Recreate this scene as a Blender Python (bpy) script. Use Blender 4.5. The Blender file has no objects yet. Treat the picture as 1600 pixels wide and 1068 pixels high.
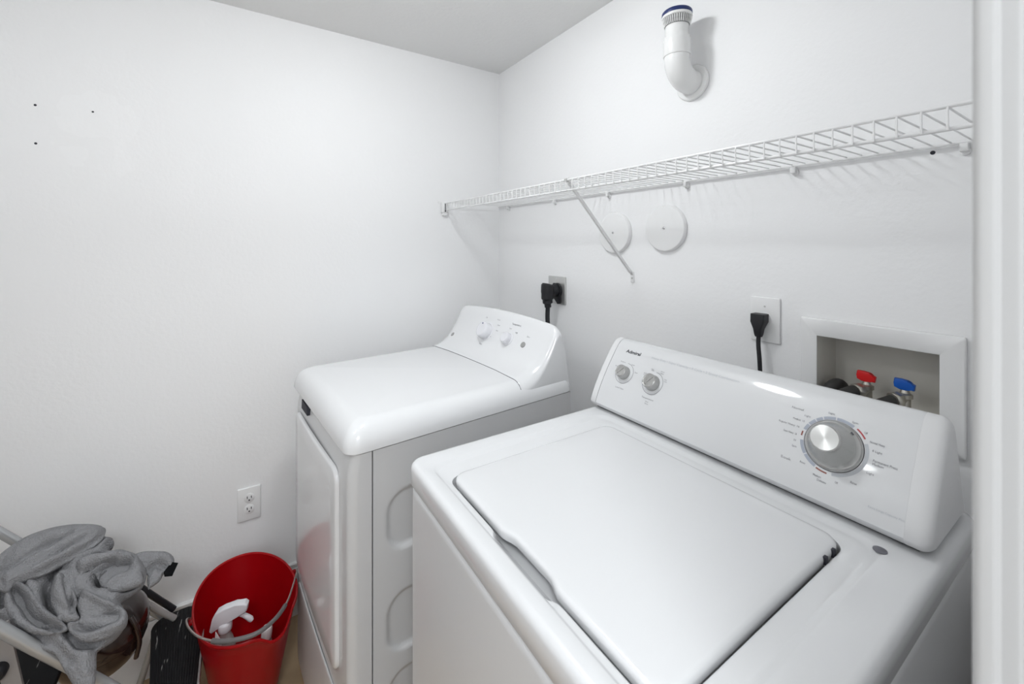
import bpy, bmesh, math, random
import numpy as np
from mathutils import Vector, Matrix
random.seed(3)
C = bpy.context.scene.collection
SC = bpy.context.scene
PI = math.pi

# ------------------------------------------------------------------ camera, world, exposure, lamps
CAM = (1.88, -1.141, 1.47)
cd = bpy.data.cameras.new('camera')
cam = bpy.data.objects.new('camera', cd)
C.objects.link(cam)
cam.location = CAM
cam.rotation_euler = (PI / 2, 0, math.radians(90 - 33))
cd.sensor_width = 36
cd.lens = 658 / 1600 * 36
cd.shift_y = -(534 - 380) / 1600
cd.clip_start = 0.01
cd.dof.use_dof = True
cd.dof.focus_distance = 1.15
cd.dof.aperture_fstop = 6.3
SC.camera = cam

w = bpy.data.worlds.new('world')
SC.world = w
w.use_nodes = True
bg = w.node_tree.nodes['Background']
bg.inputs[0].default_value = (0.93, 0.96, 1.0, 1)
bg.inputs[1].default_value = 0.2
SC.view_settings.view_transform = 'Standard'
SC.view_settings.look = 'None'
SC.view_settings.gamma = 1
SC.view_settings.exposure = -0.05

LAMP_POS = (0.90, -0.80, 2.352)
LAMP_STRENGTH = 84.0
HALL_POWER = 27.0
LAMP2_STRENGTH = 40.0
LAMP2_POS = (1.05, -1.66, 2.352)


# ------------------------------------------------------------------ materials
def mat(name, col, rough=0.5, metal=0.0, coat=0.0, bump=None, emit=None, trans=0.0, var=None, aniso=0.0, ior=1.45, sheen=0.0):
    m = bpy.data.materials.new(name)
    m.use_nodes = True
    nt = m.node_tree
    p = nt.nodes['Principled BSDF']
    p.inputs['Base Color'].default_value = (*col, 1)
    p.inputs['Roughness'].default_value = rough
    p.inputs['Metallic'].default_value = metal
    p.inputs['Coat Weight'].default_value = coat
    p.inputs['Coat Roughness'].default_value = 0.06
    p.inputs['Transmission Weight'].default_value = trans
    p.inputs['IOR'].default_value = ior
    p.inputs['Anisotropic'].default_value = aniso
    p.inputs['Sheen Weight'].default_value = sheen
    tc = nt.nodes.new('ShaderNodeTexCoord')
    if var:
        sc_, amt = var
        n = nt.nodes.new('ShaderNodeTexNoise')
        n.inputs['Scale'].default_value = sc_
        n.inputs['Detail'].default_value = 5
        nt.links.new(tc.outputs['Object'], n.inputs['Vector'])
        mx = nt.nodes.new('ShaderNodeMix')
        mx.data_type = 'RGBA'
        mx.inputs[6].default_value = (*[c * (1 - amt) for c in col], 1)
        mx.inputs[7].default_value = (*[min(1, c * (1 + amt)) for c in col], 1)
        nt.links.new(n.outputs['Fac'], mx.inputs[0])
        nt.links.new(mx.outputs[2], p.inputs['Base Color'])
    if bump:
        sc_, st, dist = bump
        n = nt.nodes.new('ShaderNodeTexNoise')
        n.inputs['Scale'].default_value = sc_
        n.inputs['Detail'].default_value = 4
        nt.links.new(tc.outputs['Object'], n.inputs['Vector'])
        b = nt.nodes.new('ShaderNodeBump')
        b.inputs['Strength'].default_value = st
        b.inputs['Distance'].default_value = dist
        nt.links.new(n.outputs['Fac'], b.inputs['Height'])
        nt.links.new(b.outputs['Normal'], p.inputs['Normal'])
    if emit:
        p.inputs['Emission Color'].default_value = (*emit[0], 1)
        p.inputs['Emission Strength'].default_value = emit[1]
    return m


M = {}
M['wall'] = mat('wall_paint', (0.88, 0.88, 0.885), 0.55, bump=(75, 0.14, 0.004), var=(2.0, 0.012))
M['ceiling'] = mat('ceiling_paint', (0.84, 0.84, 0.835), 0.8, bump=(70, 0.3, 0.006))
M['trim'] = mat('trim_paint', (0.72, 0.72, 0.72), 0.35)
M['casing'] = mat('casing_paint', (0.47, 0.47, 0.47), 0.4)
M['floor'] = mat('tan_floor', (0.46, 0.33, 0.20), 0.45, var=(9, 0.25))
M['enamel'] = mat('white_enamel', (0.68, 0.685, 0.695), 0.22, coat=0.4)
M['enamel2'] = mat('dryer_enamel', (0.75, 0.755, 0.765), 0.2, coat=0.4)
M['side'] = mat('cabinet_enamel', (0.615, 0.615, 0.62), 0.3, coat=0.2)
M['panel'] = mat('console_white', (0.655, 0.66, 0.67), 0.4, coat=0.45)
M['endcap'] = mat('console_end_white', (0.70, 0.70, 0.705), 0.3)
M['silver'] = mat('silver_plastic', (0.46, 0.46, 0.45), 0.25, metal=0.8)
M['brushed'] = mat('brushed_metal', (0.42, 0.42, 0.415), 0.38, metal=1.0, aniso=0.8)
_nt = M['brushed'].node_tree
_tg = _nt.nodes.new('ShaderNodeTangent'); _tg.direction_type = 'RADIAL'; _tg.axis = 'Z'
_nt.nodes['Principled BSDF'].inputs['Anisotropic Rotation'].default_value = 0.25
_nt.links.new(_tg.outputs[0], _nt.nodes['Principled BSDF'].inputs['Tangent'])
M['chrome'] = mat('chrome', (0.75, 0.75, 0.75), 0.15, metal=1.0)
M['steel'] = mat('steel_plate', (0.58, 0.58, 0.57), 0.35, metal=0.85)
M['nickel'] = mat('dull_nickel', (0.50, 0.48, 0.43), 0.35, metal=0.9)
M['black'] = mat('black_rubber', (0.012, 0.012, 0.015), 0.45)
M['hose'] = mat('hose_rubber', (0.035, 0.034, 0.033), 0.6)
M['dark'] = mat('dark_gap', (0.03, 0.03, 0.04), 0.7)
M['ink'] = mat('dark_ink', (0.05, 0.05, 0.06), 0.5)
M['greyink'] = mat('grey_ink', (0.15, 0.15, 0.17), 0.5)
M['blueink'] = mat('blue_grey_ink', (0.36, 0.39, 0.46), 0.4)
M['paleink'] = mat('pale_ink', (0.46, 0.48, 0.51), 0.4)
M['redink'] = mat('red_ink', (0.42, 0.03, 0.04), 0.4)
M['brownink'] = mat('brown_ink', (0.25, 0.07, 0.05), 0.4)
M['plate'] = mat('white_plate', (0.84, 0.84, 0.84), 0.3)
M['pvc'] = mat('white_pvc', (0.84, 0.84, 0.835), 0.25)
M['navy'] = mat('navy_print', (0.015, 0.03, 0.13), 0.4)
M['vent'] = mat('vent_grille', (0.25, 0.25, 0.25), 0.6)
M['wire'] = mat('white_coated_wire', (0.80, 0.80, 0.80), 0.35)
M['boxin'] = mat('outlet_box_inside', (0.70, 0.68, 0.63), 0.7, var=(14, 0.06))
M['red'] = mat('red_plastic', (0.34, 0.001, 0.004), 0.35)
M['red'].node_tree.nodes['Principled BSDF'].inputs['Specular IOR Level'].default_value = 0.3
M['valvered'] = mat('red_handle', (0.65, 0.01, 0.012), 0.35)
M['valveblue'] = mat('blue_handle', (0.008, 0.10, 0.48), 0.35)
M['towel'] = mat('grey_terry_cloth', (0.28, 0.28, 0.29), 1.0, bump=(260, 0.9, 0.006), var=(60, 0.10))
M['towel'].node_tree.nodes['Principled BSDF'].inputs['Specular IOR Level'].default_value = 0.1
M['toweldark'] = mat('black_tag', (0.008, 0.008, 0.009), 1.0)
M['toweldark'].node_tree.nodes['Principled BSDF'].inputs['Specular IOR Level'].default_value = 0.05
M['tube'] = mat('grey_painted_tube', (0.46, 0.47, 0.48), 0.25, metal=0.5)
M['bail'] = mat('bail_wire', (0.45, 0.40, 0.38), 0.35, metal=0.8)
M['grip'] = mat('grey_grip', (0.13, 0.12, 0.12), 0.4)
M['smoke'] = mat('smoky_brown_plastic', (0.032, 0.015, 0.012), 0.10, coat=0.4)
M['greyplastic'] = mat('grey_plastic', (0.32, 0.30, 0.29), 0.35)
M['spray'] = mat('white_spray_plastic', (0.72, 0.71, 0.74), 0.35)
M['bottle'] = mat('clear_bottle', (0.75, 0.72, 0.70), 0.15, trans=0.6)
M['glow2'] = mat('dim_lamp_glass', (0.9, 0.9, 0.9), 0.3, emit=((0.955, 0.985, 1.0), LAMP2_STRENGTH))
M['glow'] = mat('lamp_glass', (0.9, 0.9, 0.9), 0.3, emit=((0.955, 0.985, 1.0), LAMP_STRENGTH))


def tread_mat():
    m = mat('ribbed_black_rubber', (0.010, 0.010, 0.011), 0.55)
    nt = m.node_tree
    p = nt.nodes['Principled BSDF']
    p.inputs['Specular IOR Level'].default_value = 0.2
    tc = nt.nodes.new('ShaderNodeTexCoord')
    mp = nt.nodes.new('ShaderNodeMapping')
    mp.inputs['Scale'].default_value = (9, 90, 1)
    mp.inputs['Rotation'].default_value = (0, 0, 0.75)
    n = nt.nodes.new('ShaderNodeTexNoise')
    n.inputs['Scale'].default_value = 1.3
    n.inputs['Detail'].default_value = 3
    r = nt.nodes.new('ShaderNodeValToRGB')
    r.color_ramp.elements[0].position = 0.68
    r.color_ramp.elements[1].position = 0.72
    r.color_ramp.elements[0].color = (0.010, 0.010, 0.011, 1)
    r.color_ramp.elements[1].color = (0.35, 0.34, 0.33, 1)
    nt.links.new(tc.outputs['Object'], mp.inputs['Vector'])
    nt.links.new(mp.outputs['Vector'], n.inputs['Vector'])
    nt.links.new(n.outputs['Fac'], r.inputs['Fac'])
    nt.links.new(r.outputs['Color'], p.inputs['Base Color'])
    return m


M['tread'] = tread_mat()


def patched_wall():
    """the left wall has touched-up patches of slightly different paint"""
    m = mat('wall_paint_with_patches', (0.88, 0.88, 0.885), 0.55, bump=(75, 0.14, 0.004))
    nt = m.node_tree
    p = nt.nodes['Principled BSDF']
    tc = nt.nodes.new('ShaderNodeTexCoord')
    nz = nt.nodes.new('ShaderNodeTexNoise')
    nz.inputs['Scale'].default_value = 9
    nt.links.new(tc.outputs['Object'], nz.inputs['Vector'])
    add = nt.nodes.new('ShaderNodeVectorMath')
    add.operation = 'MULTIPLY_ADD'
    add.inputs[1].default_value = (0.16, 0.16, 0.16)
    nt.links.new(nz.outputs['Color'], add.inputs[0])
    nt.links.new(tc.outputs['Object'], add.inputs[2])
    prev = None
    for (y, z, r) in ((-1.50, 1.88, 0.07), (-1.55, 1.90, 0.06), (-1.48, 1.77, 0.045), (-1.59, 1.77, 0.04), (-1.05, 0.60, 0.05)):
        d = nt.nodes.new('ShaderNodeVectorMath')
        d.operation = 'DISTANCE'
        nt.links.new(add.outputs[0], d.inputs[0])
        d.inputs[1].default_value = (0.08, y + 0.08, z + 0.08)
        q = nt.nodes.new('ShaderNodeMath')
        q.operation = 'LESS_THAN'
        q.inputs[1].default_value = r
        nt.links.new(d.outputs['Value'], q.inputs[0])
        if prev is None:
            prev = q
        else:
            mx = nt.nodes.new('ShaderNodeMath')
            mx.operation = 'MAXIMUM'
            nt.links.new(prev.outputs[0], mx.inputs[0])
            nt.links.new(q.outputs[0], mx.inputs[1])
            prev = mx
    mix = nt.nodes.new('ShaderNodeMix')
    mix.data_type = 'RGBA'
    mix.inputs[6].default_value = (0.88, 0.88, 0.885, 1)
    mix.inputs[7].default_value = (0.892, 0.892, 0.897, 1)
    nt.links.new(prev.outputs[0], mix.inputs[0])
    nt.links.new(mix.outputs[2], p.inputs['Base Color'])
    return m


M['wall_left'] = patched_wall()


# ------------------------------------------------------------------ mesh helpers
def link(name, bm, m, parent=None, smooth=40, label=None, loc=None, recalc=True):
    if recalc:
        bmesh.ops.recalc_face_normals(bm, faces=bm.faces)
    me = bpy.data.meshes.new(name)
    bm.to_mesh(me)
    bm.free()
    if smooth:
        me.polygons.foreach_set('use_smooth', [True] * len(me.polygons))
        me.set_sharp_from_angle(angle=math.radians(smooth))
    me.materials.append(m)
    o = bpy.data.objects.new(name, me)
    C.objects.link(o)
    if parent is not None:
        o.parent = parent
    if loc:
        o.location = loc
    if label:
        o['label'] = label
    return o


def tag(o, label, cat, group=None, kind=None):
    o['label'] = label
    o['category'] = cat
    if group:
        o['group'] = group
    if kind:
        o['kind'] = kind
    return o


def thing(name, label, cat, loc=(0, 0, 0), rz=0.0, group=None):
    o = bpy.data.objects.new(name, None)
    C.objects.link(o)
    o.location = loc
    o.rotation_euler = (0, 0, rz)
    o.empty_display_size = 0.05
    return tag(o, label, cat, group)


def struct(name, bm, m, smooth=30):
    o = link(name, bm, m, smooth=smooth)
    o['kind'] = 'structure'
    return o


def box(bm, a, b, bev=0.0, seg=3):
    """axis aligned box between corners a and b, optionally bevelled"""
    vs = [bm.verts.new((x, y, z)) for x in (a[0], b[0]) for y in (a[1], b[1]) for z in (a[2], b[2])]
    fs = []
    for q in ((0, 1, 3, 2), (4, 6, 7, 5), (0, 4, 5, 1), (2, 3, 7, 6), (0, 2, 6, 4), (1, 5, 7, 3)):
        fs.append(bm.faces.new([vs[i] for i in q]))
    if bev:
        es = list({e for f in fs for e in f.edges})
        bmesh.ops.bevel(bm, geom=es, offset=bev, segments=seg, profile=0.5, affect='EDGES')


def frame_at(p, d, up=(0, 0, 1)):
    d = Vector(d).normalized()
    u = Vector(up)
    if abs(d.dot(u)) > 0.98:
        u = Vector((0, 1, 0))
    x = u.cross(d).normalized()
    y = d.cross(x)
    return x, y, d


def tube(bm, pts, r, seg=12, cap=True, rs=None):
    pts = [Vector(p) for p in pts]
    rings = []
    x = None
    for i, p in enumerate(pts):
        if i == 0:
            d = pts[1] - p
        elif i == len(pts) - 1:
            d = p - pts[i - 1]
        else:
            d = (pts[i + 1] - p).normalized() + (p - pts[i - 1]).normalized()
        d.normalize()
        if x is None:
            x, y, _ = frame_at(p, d)
        else:
            x = (x - d * x.dot(d)).normalized()
            y = d.cross(x)
        rr = rs[i] if rs else r
        rings.append([bm.verts.new(p + (x * math.cos(t) + y * math.sin(t)) * rr) for t in [2 * PI * k / seg for k in range(seg)]])
    for a, b in zip(rings, rings[1:]):
        for k in range(seg):
            bm.faces.new((a[k], a[(k + 1) % seg], b[(k + 1) % seg], b[k]))
    if cap:
        bm.faces.new(rings[0][::-1])
        bm.faces.new(rings[-1])


def smooth_path(pts, n=8):
    """Catmull-Rom through the points"""
    P = [Vector(p) for p in pts]
    P = [P[0] * 2 - P[1]] + P + [P[-1] * 2 - P[-2]]
    out = []
    for i in range(1, len(P) - 2):
        for k in range(n):
            t = k / n
            a, b, c, d = P[i - 1], P[i], P[i + 1], P[i + 2]
            out.append(0.5 * ((2 * b) + (c - a) * t + (2 * a - 5 * b + 4 * c - d) * t * t + (3 * b - a - 3 * c + d) * t ** 3))
    out.append(P[-2])
    return out


def lathe(bm, prof, origin, axis, seg=32, up=(0, 0, 1), sx=1.0, sy=1.0):
    """prof: list of (radius, height along axis)"""
    o = Vector(origin)
    x, y, d = frame_at(o, axis, up)
    rings = []
    for r, h in prof:
        if r < 1e-6:
            rings.append([bm.verts.new(o + d * h)])
        else:
            rings.append([bm.verts.new(o + d * h + (x * math.cos(t) * sx + y * math.sin(t) * sy) * r) for t in [2 * PI * k / seg for k in range(seg)]])
    for a, b in zip(rings, rings[1:]):
        for k in range(seg):
            k2 = (k + 1) % seg
            if len(a) == 1 and len(b) == 1:
                continue
            if len(a) == 1:
                bm.faces.new((a[0], b[k2], b[k]))
            elif len(b) == 1:
                bm.faces.new((a[k], a[k2], b[0]))
            else:
                bm.faces.new((a[k], a[k2], b[k2], b[k]))
    if len(rings[0]) > 1:
        bm.faces.new(rings[0][::-1])
    if len(rings[-1]) > 1:
        bm.faces.new(rings[-1])


def prism(bm, poly, axis, a, b, bev=0.0, seg=2):
    """poly of 2-D points extruded along axis ('x','y','z') from a to b"""
    def mk(u, v, t):
        return {'x': (t, u, v), 'y': (u, t, v), 'z': (u, v, t)}[axis]
    A = [bm.verts.new(mk(u, v, a)) for u, v in poly]
    B = [bm.verts.new(mk(u, v, b)) for u, v in poly]
    n = len(poly)
    fs = [bm.faces.new(A[::-1]), bm.faces.new(B)]
    for i in range(n):
        fs.append(bm.faces.new((A[i], A[(i + 1) % n], B[(i + 1) % n], B[i])))
    if bev:
        es = list({e for f in fs[:2] for e in f.edges})
        bmesh.ops.bevel(bm, geom=es, offset=bev, segments=seg, profile=0.5, affect='EDGES')


def rr_loop(x0, x1, y0, y1, r, z, ns=24, nc=8):
    """rounded rectangle, counter-clockwise from the front left; constant vertex count"""
    pts = []
    for (cx, cy, a0, ex, ey) in ((x1 - r, y0 + r, -PI / 2, 0, 0), (x1 - r, y1 - r, 0, 0, 0), (x0 + r, y1 - r, PI / 2, 0, 0), (x0 + r, y0 + r, PI, 0, 0)):
        for k in range(nc + 1):
            a = a0 + PI / 2 * k / nc
            pts.append((cx + r * math.cos(a), cy + r * math.sin(a)))
        pts.append(None)
    out = []
    n = len(pts)
    for i, p in enumerate(pts):
        if p is not None:
            out.append((p[0], p[1], z))
        else:
            a = pts[i - 1]
            b = pts[(i + 1) % n]
            for k in range(1, ns):
                t = k / ns
                out.append((a[0] + (b[0] - a[0]) * t, a[1] + (b[1] - a[1]) * t, z))
    return out


def bridge(bm, loops, cap0=False, cap1=False):
    R_ = [[bm.verts.new(p) for p in L] for L in loops]
    for a, b in zip(R_, R_[1:]):
        n = len(a)
        for k in range(n):
            bm.faces.new((a[k], a[(k + 1) % n], b[(k + 1) % n], b[k]))
    if cap0:
        bm.faces.new(R_[0][::-1])
    if cap1:
        bm.faces.new(R_[-1])
    return R_


def sstep(a, b, x):
    t = min(1, max(0, (x - a) / (b - a)))
    return t * t * (3 - 2 * t)


def lettering(name, items, m, parent, origin, ax, ay, label=None):
    """items: (text, x, y, size[, align]) laid on the plane origin + x*ax + y*ay; one mesh"""
    ax = Vector(ax).normalized()
    ay = Vector(ay).normalized()
    az = ax.cross(ay)
    bm = bmesh.new()
    for it in items:
        txt, x, y, s = it[:4]
        cu = bpy.data.curves.new('txt', 'FONT')
        cu.body = txt
        cu.size = s
        cu.resolution_u = 2
        cu.offset = it[5] if len(it) > 5 else 0
        cu.align_x = it[4] if len(it) > 4 else 'LEFT'
        ob = bpy.data.objects.new('txt', cu)
        C.objects.link(ob)
        bpy.context.view_layer.update()
        me = bpy.data.meshes.new_from_object(ob.evaluated_get(bpy.context.evaluated_depsgraph_get()))
        q = Vector(origin) + ax * x + ay * y + az * 0.0003
        mt = Matrix(((ax.x, ay.x, az.x, q.x), (ax.y, ay.y, az.y, q.y), (ax.z, ay.z, az.z, q.z), (0, 0, 0, 1)))
        me.transform(mt)
        bm.from_mesh(me)
        bpy.data.objects.remove(ob)
        bpy.data.curves.remove(cu)
        bpy.data.meshes.remove(me)
    return link(name, bm, m, parent, smooth=0, label=label, recalc=False)


def arc_band(bm, c, ax, ay, r0, r1, a0, a1, lift=0.0003, n=None):
    ax = Vector(ax).normalized()
    ay = Vector(ay).normalized()
    az = ax.cross(ay)
    n = n or max(3, int(abs(a1 - a0) / 0.08))
    prev = None
    for k in range(n + 1):
        t = a0 + (a1 - a0) * k / n
        d = ax * math.cos(t) + ay * math.sin(t)
        cur = (bm.verts.new(Vector(c) + d * r0 + az * lift), bm.verts.new(Vector(c) + d * r1 + az * lift))
        if prev:
            bm.faces.new((prev[0], prev[1], cur[1], cur[0]))
        prev = cur


# ------------------------------------------------------------------ the room
ZC = 2.352
XR = 1.833           # room face of the door casing
WR = 1.845           # room face of the right wall
YF = -1.96           # front wall
YD0, YD1 = -1.62, -0.862   # doorway

b = bmesh.new(); box(b, (-0.1, -2.3, -0.1), (3.3, 0.12, 0)); struct('floor', b, M['floor'])
b = bmesh.new(); box(b, (-0.1, -2.3, ZC), (3.3, 0.12, ZC + 0.1)); struct('ceiling', b, M['ceiling'])
b = bmesh.new(); box(b, (-0.1, -2.3, 0), (0, 0.12, ZC)); struct('wall_left', b, M['wall_left'])
# back wall, with the opening for the recessed valve box
BX0, BX1, BZ0, BZ1 = 1.443, 1.649, 1.098, 1.256
b = bmesh.new()
box(b, (0, 0, 0), (3.3, 0.12, BZ0))
box(b, (0, 0, BZ1), (3.3, 0.12, ZC))
box(b, (0, 0, BZ0), (BX0, 0.12, BZ1))
box(b, (BX1, 0, BZ0), (3.3, 0.12, BZ1))
struct('wall_back', b, M['wall'])
b = bmesh.new(); box(b, (0, YF - 0.1, 0), (WR, YF, ZC)); struct('wall_front', b, M['wall'])
b = bmesh.new()
box(b, (WR, YD1 + 0.012, 0), (WR + 0.115, 0, ZC))
box(b, (WR, YF - 0.1, 0), (WR + 0.115, YD0 - 0.012, ZC))
box(b, (WR, YD0 - 0.012, 2.06), (WR + 0.115, YD1 + 0.012, ZC))
struct('wall_right', b, M['wall'])
# hallway beyond the doorway
b = bmesh.new(); box(b, (3.2, -2.3, 0), (3.3, 0, ZC)); struct('wall_hall', b, M['wall'])
b = bmesh.new(); box(b, (WR, -2.3, 0), (3.2, -2.2, ZC)); struct('wall_hall_end', b, M['wall'])

# door casing: rounded room-side edge, then the reveal and the jamb lining
def casing(sign, ye):
    # profile in (x, y); ye is the opening edge, wall lies on the 'sign' side
    s = sign
    prof = []
    r = 0.0035
    for k in range(7):
        a = PI + PI / 2 * k / 6
        prof.append((XR + r + r * math.cos(a), ye + s * (r + r * math.sin(a))))
    prof += [(XR + 0.0068, ye + s * 0.0006), (XR + 0.0078, ye + s * 0.0035), (XR + 0.0085, ye + s * 0.006), (XR + 0.0135, ye + s * 0.0062)]
    prof += [(XR + 0.0145, ye + s * 0.0095), (WR + 0.115, ye + s * 0.0095), (WR + 0.115, ye + s * 0.012), (WR, ye + s * 0.012)]
    prof += [(WR, ye + s * 0.058), (XR + 0.003, ye + s * 0.058), (XR, ye + s * 0.054)]
    return prof
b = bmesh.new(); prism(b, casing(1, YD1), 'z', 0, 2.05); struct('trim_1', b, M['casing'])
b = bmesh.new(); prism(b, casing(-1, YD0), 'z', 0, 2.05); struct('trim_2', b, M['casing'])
b = bmesh.new()
box(b, (XR, YD0 - 0.058, 2.05), (WR, YD1 + 0.058, 2.108), 0.003)
box(b, (WR, YD0 - 0.012, 2.048), (WR + 0.115, YD1 + 0.012, 2.06))
struct('trim_3', b, M['trim'])

# baseboards: tall lower board with a separate thin cap
def baseboard(name, ax, a, bb, s):
    b = bmesh.new()
    prof = [(0, 0), (0.017, 0), (0.017, 0.176), (0.013, 0.184), (0.006, 0.186), (0.006, 0.1895), (0.012, 0.1895), (0.013, 0.200), (0.010, 0.2035), (0, 0.2035)]
    if ax == 'y':
        prism(b, [(u, v) for u, v in prof], 'y', a, bb)
    else:
        prism(b, [(s * u, v) for u, v in prof], 'x', a, bb)
        if s:
            pass
    return struct(name, b, M['trim'])
baseboard('baseboard_left', 'y', YF, -0.0, 1)
o = baseboard('baseboard_back', 'x', 0.02, WR - 0.001, -1)
o = baseboard('baseboard_front', 'x', 0.02, WR - 0.001, 1); o.location = (0, YF, 0)

# ------------------------------------------------------------------ lamps
def ceiling_light(pos, lab, gm):
    t = thing('ceiling_light', lab, 'light', pos, group='ceiling dome lights')
    b = bmesh.new(); lathe(b, [(0.0, 0), (0.125, 0), (0.128, -0.01), (0.128, -0.022), (0.120, -0.025), (0, -0.025)], (0, 0, 0), (0, 0, 1), 48)
    link('base', b, M['trim'], t)
    b = bmesh.new()
    lathe(b, [(0.090 * math.cos(a), -0.025 - 0.055 * math.sin(a)) for a in [PI / 2 * k / 8 for k in range(9)]], (0, 0, 0), (0, 0, 1), 48)
    link('shade', b, M[gm], t)
ceiling_light(LAMP_POS, 'round white dome light on the ceiling above the machines', 'glow')
ceiling_light(LAMP2_POS, 'round white dome light on the ceiling near the front wall', 'glow2')

ld = bpy.data.lights.new('hall_lamp', 'AREA'); ld.shape = 'DISK'; ld.size = 0.5; ld.energy = HALL_POWER; ld.color = (0.93, 0.97, 1.0)
lo = bpy.data.objects.new('hall_lamp', ld); C.objects.link(lo); lo.location = (2.6, -1.5, 2.28)
t = thing('hall_light', 'round white ceiling light in the hallway outside the doorway', 'light', (2.6, -1.5, ZC))
b = bmesh.new(); lathe(b, [(0.0, 0), (0.24, 0), (0.25, -0.01), (0.25, -0.03), (0.0, -0.03)], (0, 0, 0), (0, 0, 1), 48)
link('base', b, M['trim'], t)
lo.parent = t; lo.location = (0, 0, -0.07)

# ------------------------------------------------------------------ washing machine
WX0, WX1, WY0, WY1 = 1.021, 1.716, -0.846, -0.105
DZ = 1.02
wm = thing('washing_machine', 'white top-loading washing machine with a big silver dial, right of the dryer', 'washing machine', ((WX0 + WX1) / 2, (WY0 + WY1) / 2, 0))
ox, oy = wm.location.x, wm.location.y
def W(p):
    return (p[0] - ox, p[1] - oy, p[2])
b = bmesh.new()
L = []
for z, ins, r in ((0.03, 0.006, 0.03), (0.05, 0.003, 0.03), (0.955, 0.003, 0.03), (0.966, 0.004, 0.028), (0.9705, 0.008, 0.026), (0.9705, 0.03, 0.02)):
    L.append([W(p) for p in rr_loop(WX0 + ins, WX1 - ins, WY0 + ins, WY1 - ins, r, z)])
bridge(b, L, True, True)
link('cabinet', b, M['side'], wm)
b = bmesh.new()
for x in (WX0 + 0.05, WX1 - 0.05):
    for y in (WY0 + 0.05, WY1 - 0.05):
        pass
for x in (WX0 + 0.05, WX1 - 0.05):
    for y in (WY0 + 0.05, WY1 - 0.05):
        bf = bmesh.new()
        lathe(bf, [(0.02, 0), (0.022, 0.004), (0.018, 0.012), (0.008, 0.014), (0.008, 0.035)], W((x, y, 0)), (0, 0, 1), 16)
        link('foot', bf, M['black'], wm)
b.free()

# top deck: rounded rim, shallow recess step, the lid well with its finger scoop
HX0, HX1, HY0, HY1 = 1.1245, 1.621, -0.800, -0.3665
def scoop(p, amt, drop=0.0, x0=1.315, x1=1.450):
    x, y, z = p
    if y < -0.70:
        wgt = sstep(x0 - 0.016, x0 + 0.004, x) * (1 - sstep(x1 - 0.004, x1 + 0.016, x))
        return (x, y - amt * wgt, z - drop * wgt)
    return p
b = bmesh.new()
NS = 44
L = []
def dl(ins, r, z):
    return [p for p in rr_loop(WX0 + ins, WX1 - ins, WY0 + ins, WY1 - ins, r, z, NS)]
for ins, r, z in ((0.012, 0.022, 0.976), (0.002, 0.03, 0.9765), (0.0, 0.032, 0.979), (0.0, 0.032, 1.008), (0.0008, 0.031, 1.0125), (0.003, 0.03, 1.0165), (0.0065, 0.028, 1.019), (0.012, 0.026, 1.02)):
    L.append(dl(ins, r, z))
RX0, RX1, RY0, RY1 = 1.068, 1.662, -0.818, -0.330
L.append(rr_loop(RX0, RX1, RY0, RY1, 0.035, DZ, NS))
L.append(rr_loop(RX0 + 0.004, RX1 - 0.004, RY0 + 0.003, RY1 - 0.004, 0.034, DZ - 0.0015, NS))
L.append(rr_loop(RX0 + 0.011, RX1 - 0.011, RY0 + 0.007, RY1 - 0.009, 0.033, DZ - 0.0052, NS))
L.append([scoop(p, 0.006) for p in rr_loop(RX0 + 0.016, RX1 - 0.016, RY0 + 0.009, RY1 - 0.012, 0.032, DZ - 0.006, NS)])
L.append([scoop(p, 0.0090) for p in rr_loop(HX0 - 0.003, HX1 + 0.003, HY0 - 0.003, HY1 + 0.002, 0.030, DZ - 0.006, NS)])
L.append([scoop(p, 0.0095, 0.001) for p in rr_loop(HX0, HX1, HY0, HY1, 0.028, DZ - 0.0075, NS)])
L.append([scoop(p, -0.0070, 0.012) for p in rr_loop(HX0, HX1, HY0, HY1, 0.028, DZ - 0.012, NS)])
L.append(rr_loop(HX0 + 0.004, HX1 - 0.004, HY0 + 0.004, HY1 - 0.004, 0.026, DZ - 0.034, NS))
L = [[W(p) for p in l] for l in L]
bridge(b, L, True, True)
link('top_deck', b, M['enamel'], wm, smooth=50)
# dark rubber stop seen in the gap + lid
LX0, LX1, LY0, LY1 = 1.130, 1.6165, -0.794, -0.371
def lidcut(p, amt):
    x, y, z = p
    if y < -0.70:
        wgt = sstep(1.312, 1.345, x) * (1 - sstep(1.425, 1.456, x))
        return (x, y + amt * wgt, z)
    return p
b = bmesh.new()
L = []
for ins, r, z, cut in ((0.006, 0.020, DZ - 0.016, 0.009), (0.001, 0.024, DZ - 0.014, 0.009), (0.0, 0.025, DZ - 0.006, 0.008), (0.0006, 0.0245, DZ - 0.002, 0.0075), (0.0025, 0.0235, DZ + 0.0006, 0.007), (0.006, 0.022, DZ + 0.0018, 0.006), (0.012, 0.020, DZ + 0.0024, 0.004), (0.05, 0.02, DZ + 0.0028, 0.0)):
    L.append([W(lidcut(p, cut)) for p in rr_loop(LX0 + ins, LX1 - ins, LY0 + ins, LY1 - ins, r, z, NS)])
bridge(b, L, True, True)
lid = link('lid', b, M['enamel'], wm, smooth=50)
# small dark bumpers in the gap right of the lid
for y in (-0.405, -0.432):
    b = bmesh.new(); box(b, W((1.6145, y - 0.004, DZ - 0.012)), W((1.6195, y + 0.004, DZ - 0.0005)), 0.001)
    link('bumper', b, M['dark'], lid)
# small round plug in the deck, in front of the console at its right end
b = bmesh.new(); lathe(b, [(0, 0.0), (0.0085, 0.0), (0.0085, 0.0012), (0.007, 0.002), (0, 0.002)], W((1.656, -0.352, DZ)), (0, 0, 1), 20)
link('deck_plug', b, M['greyink'], wm)

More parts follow.
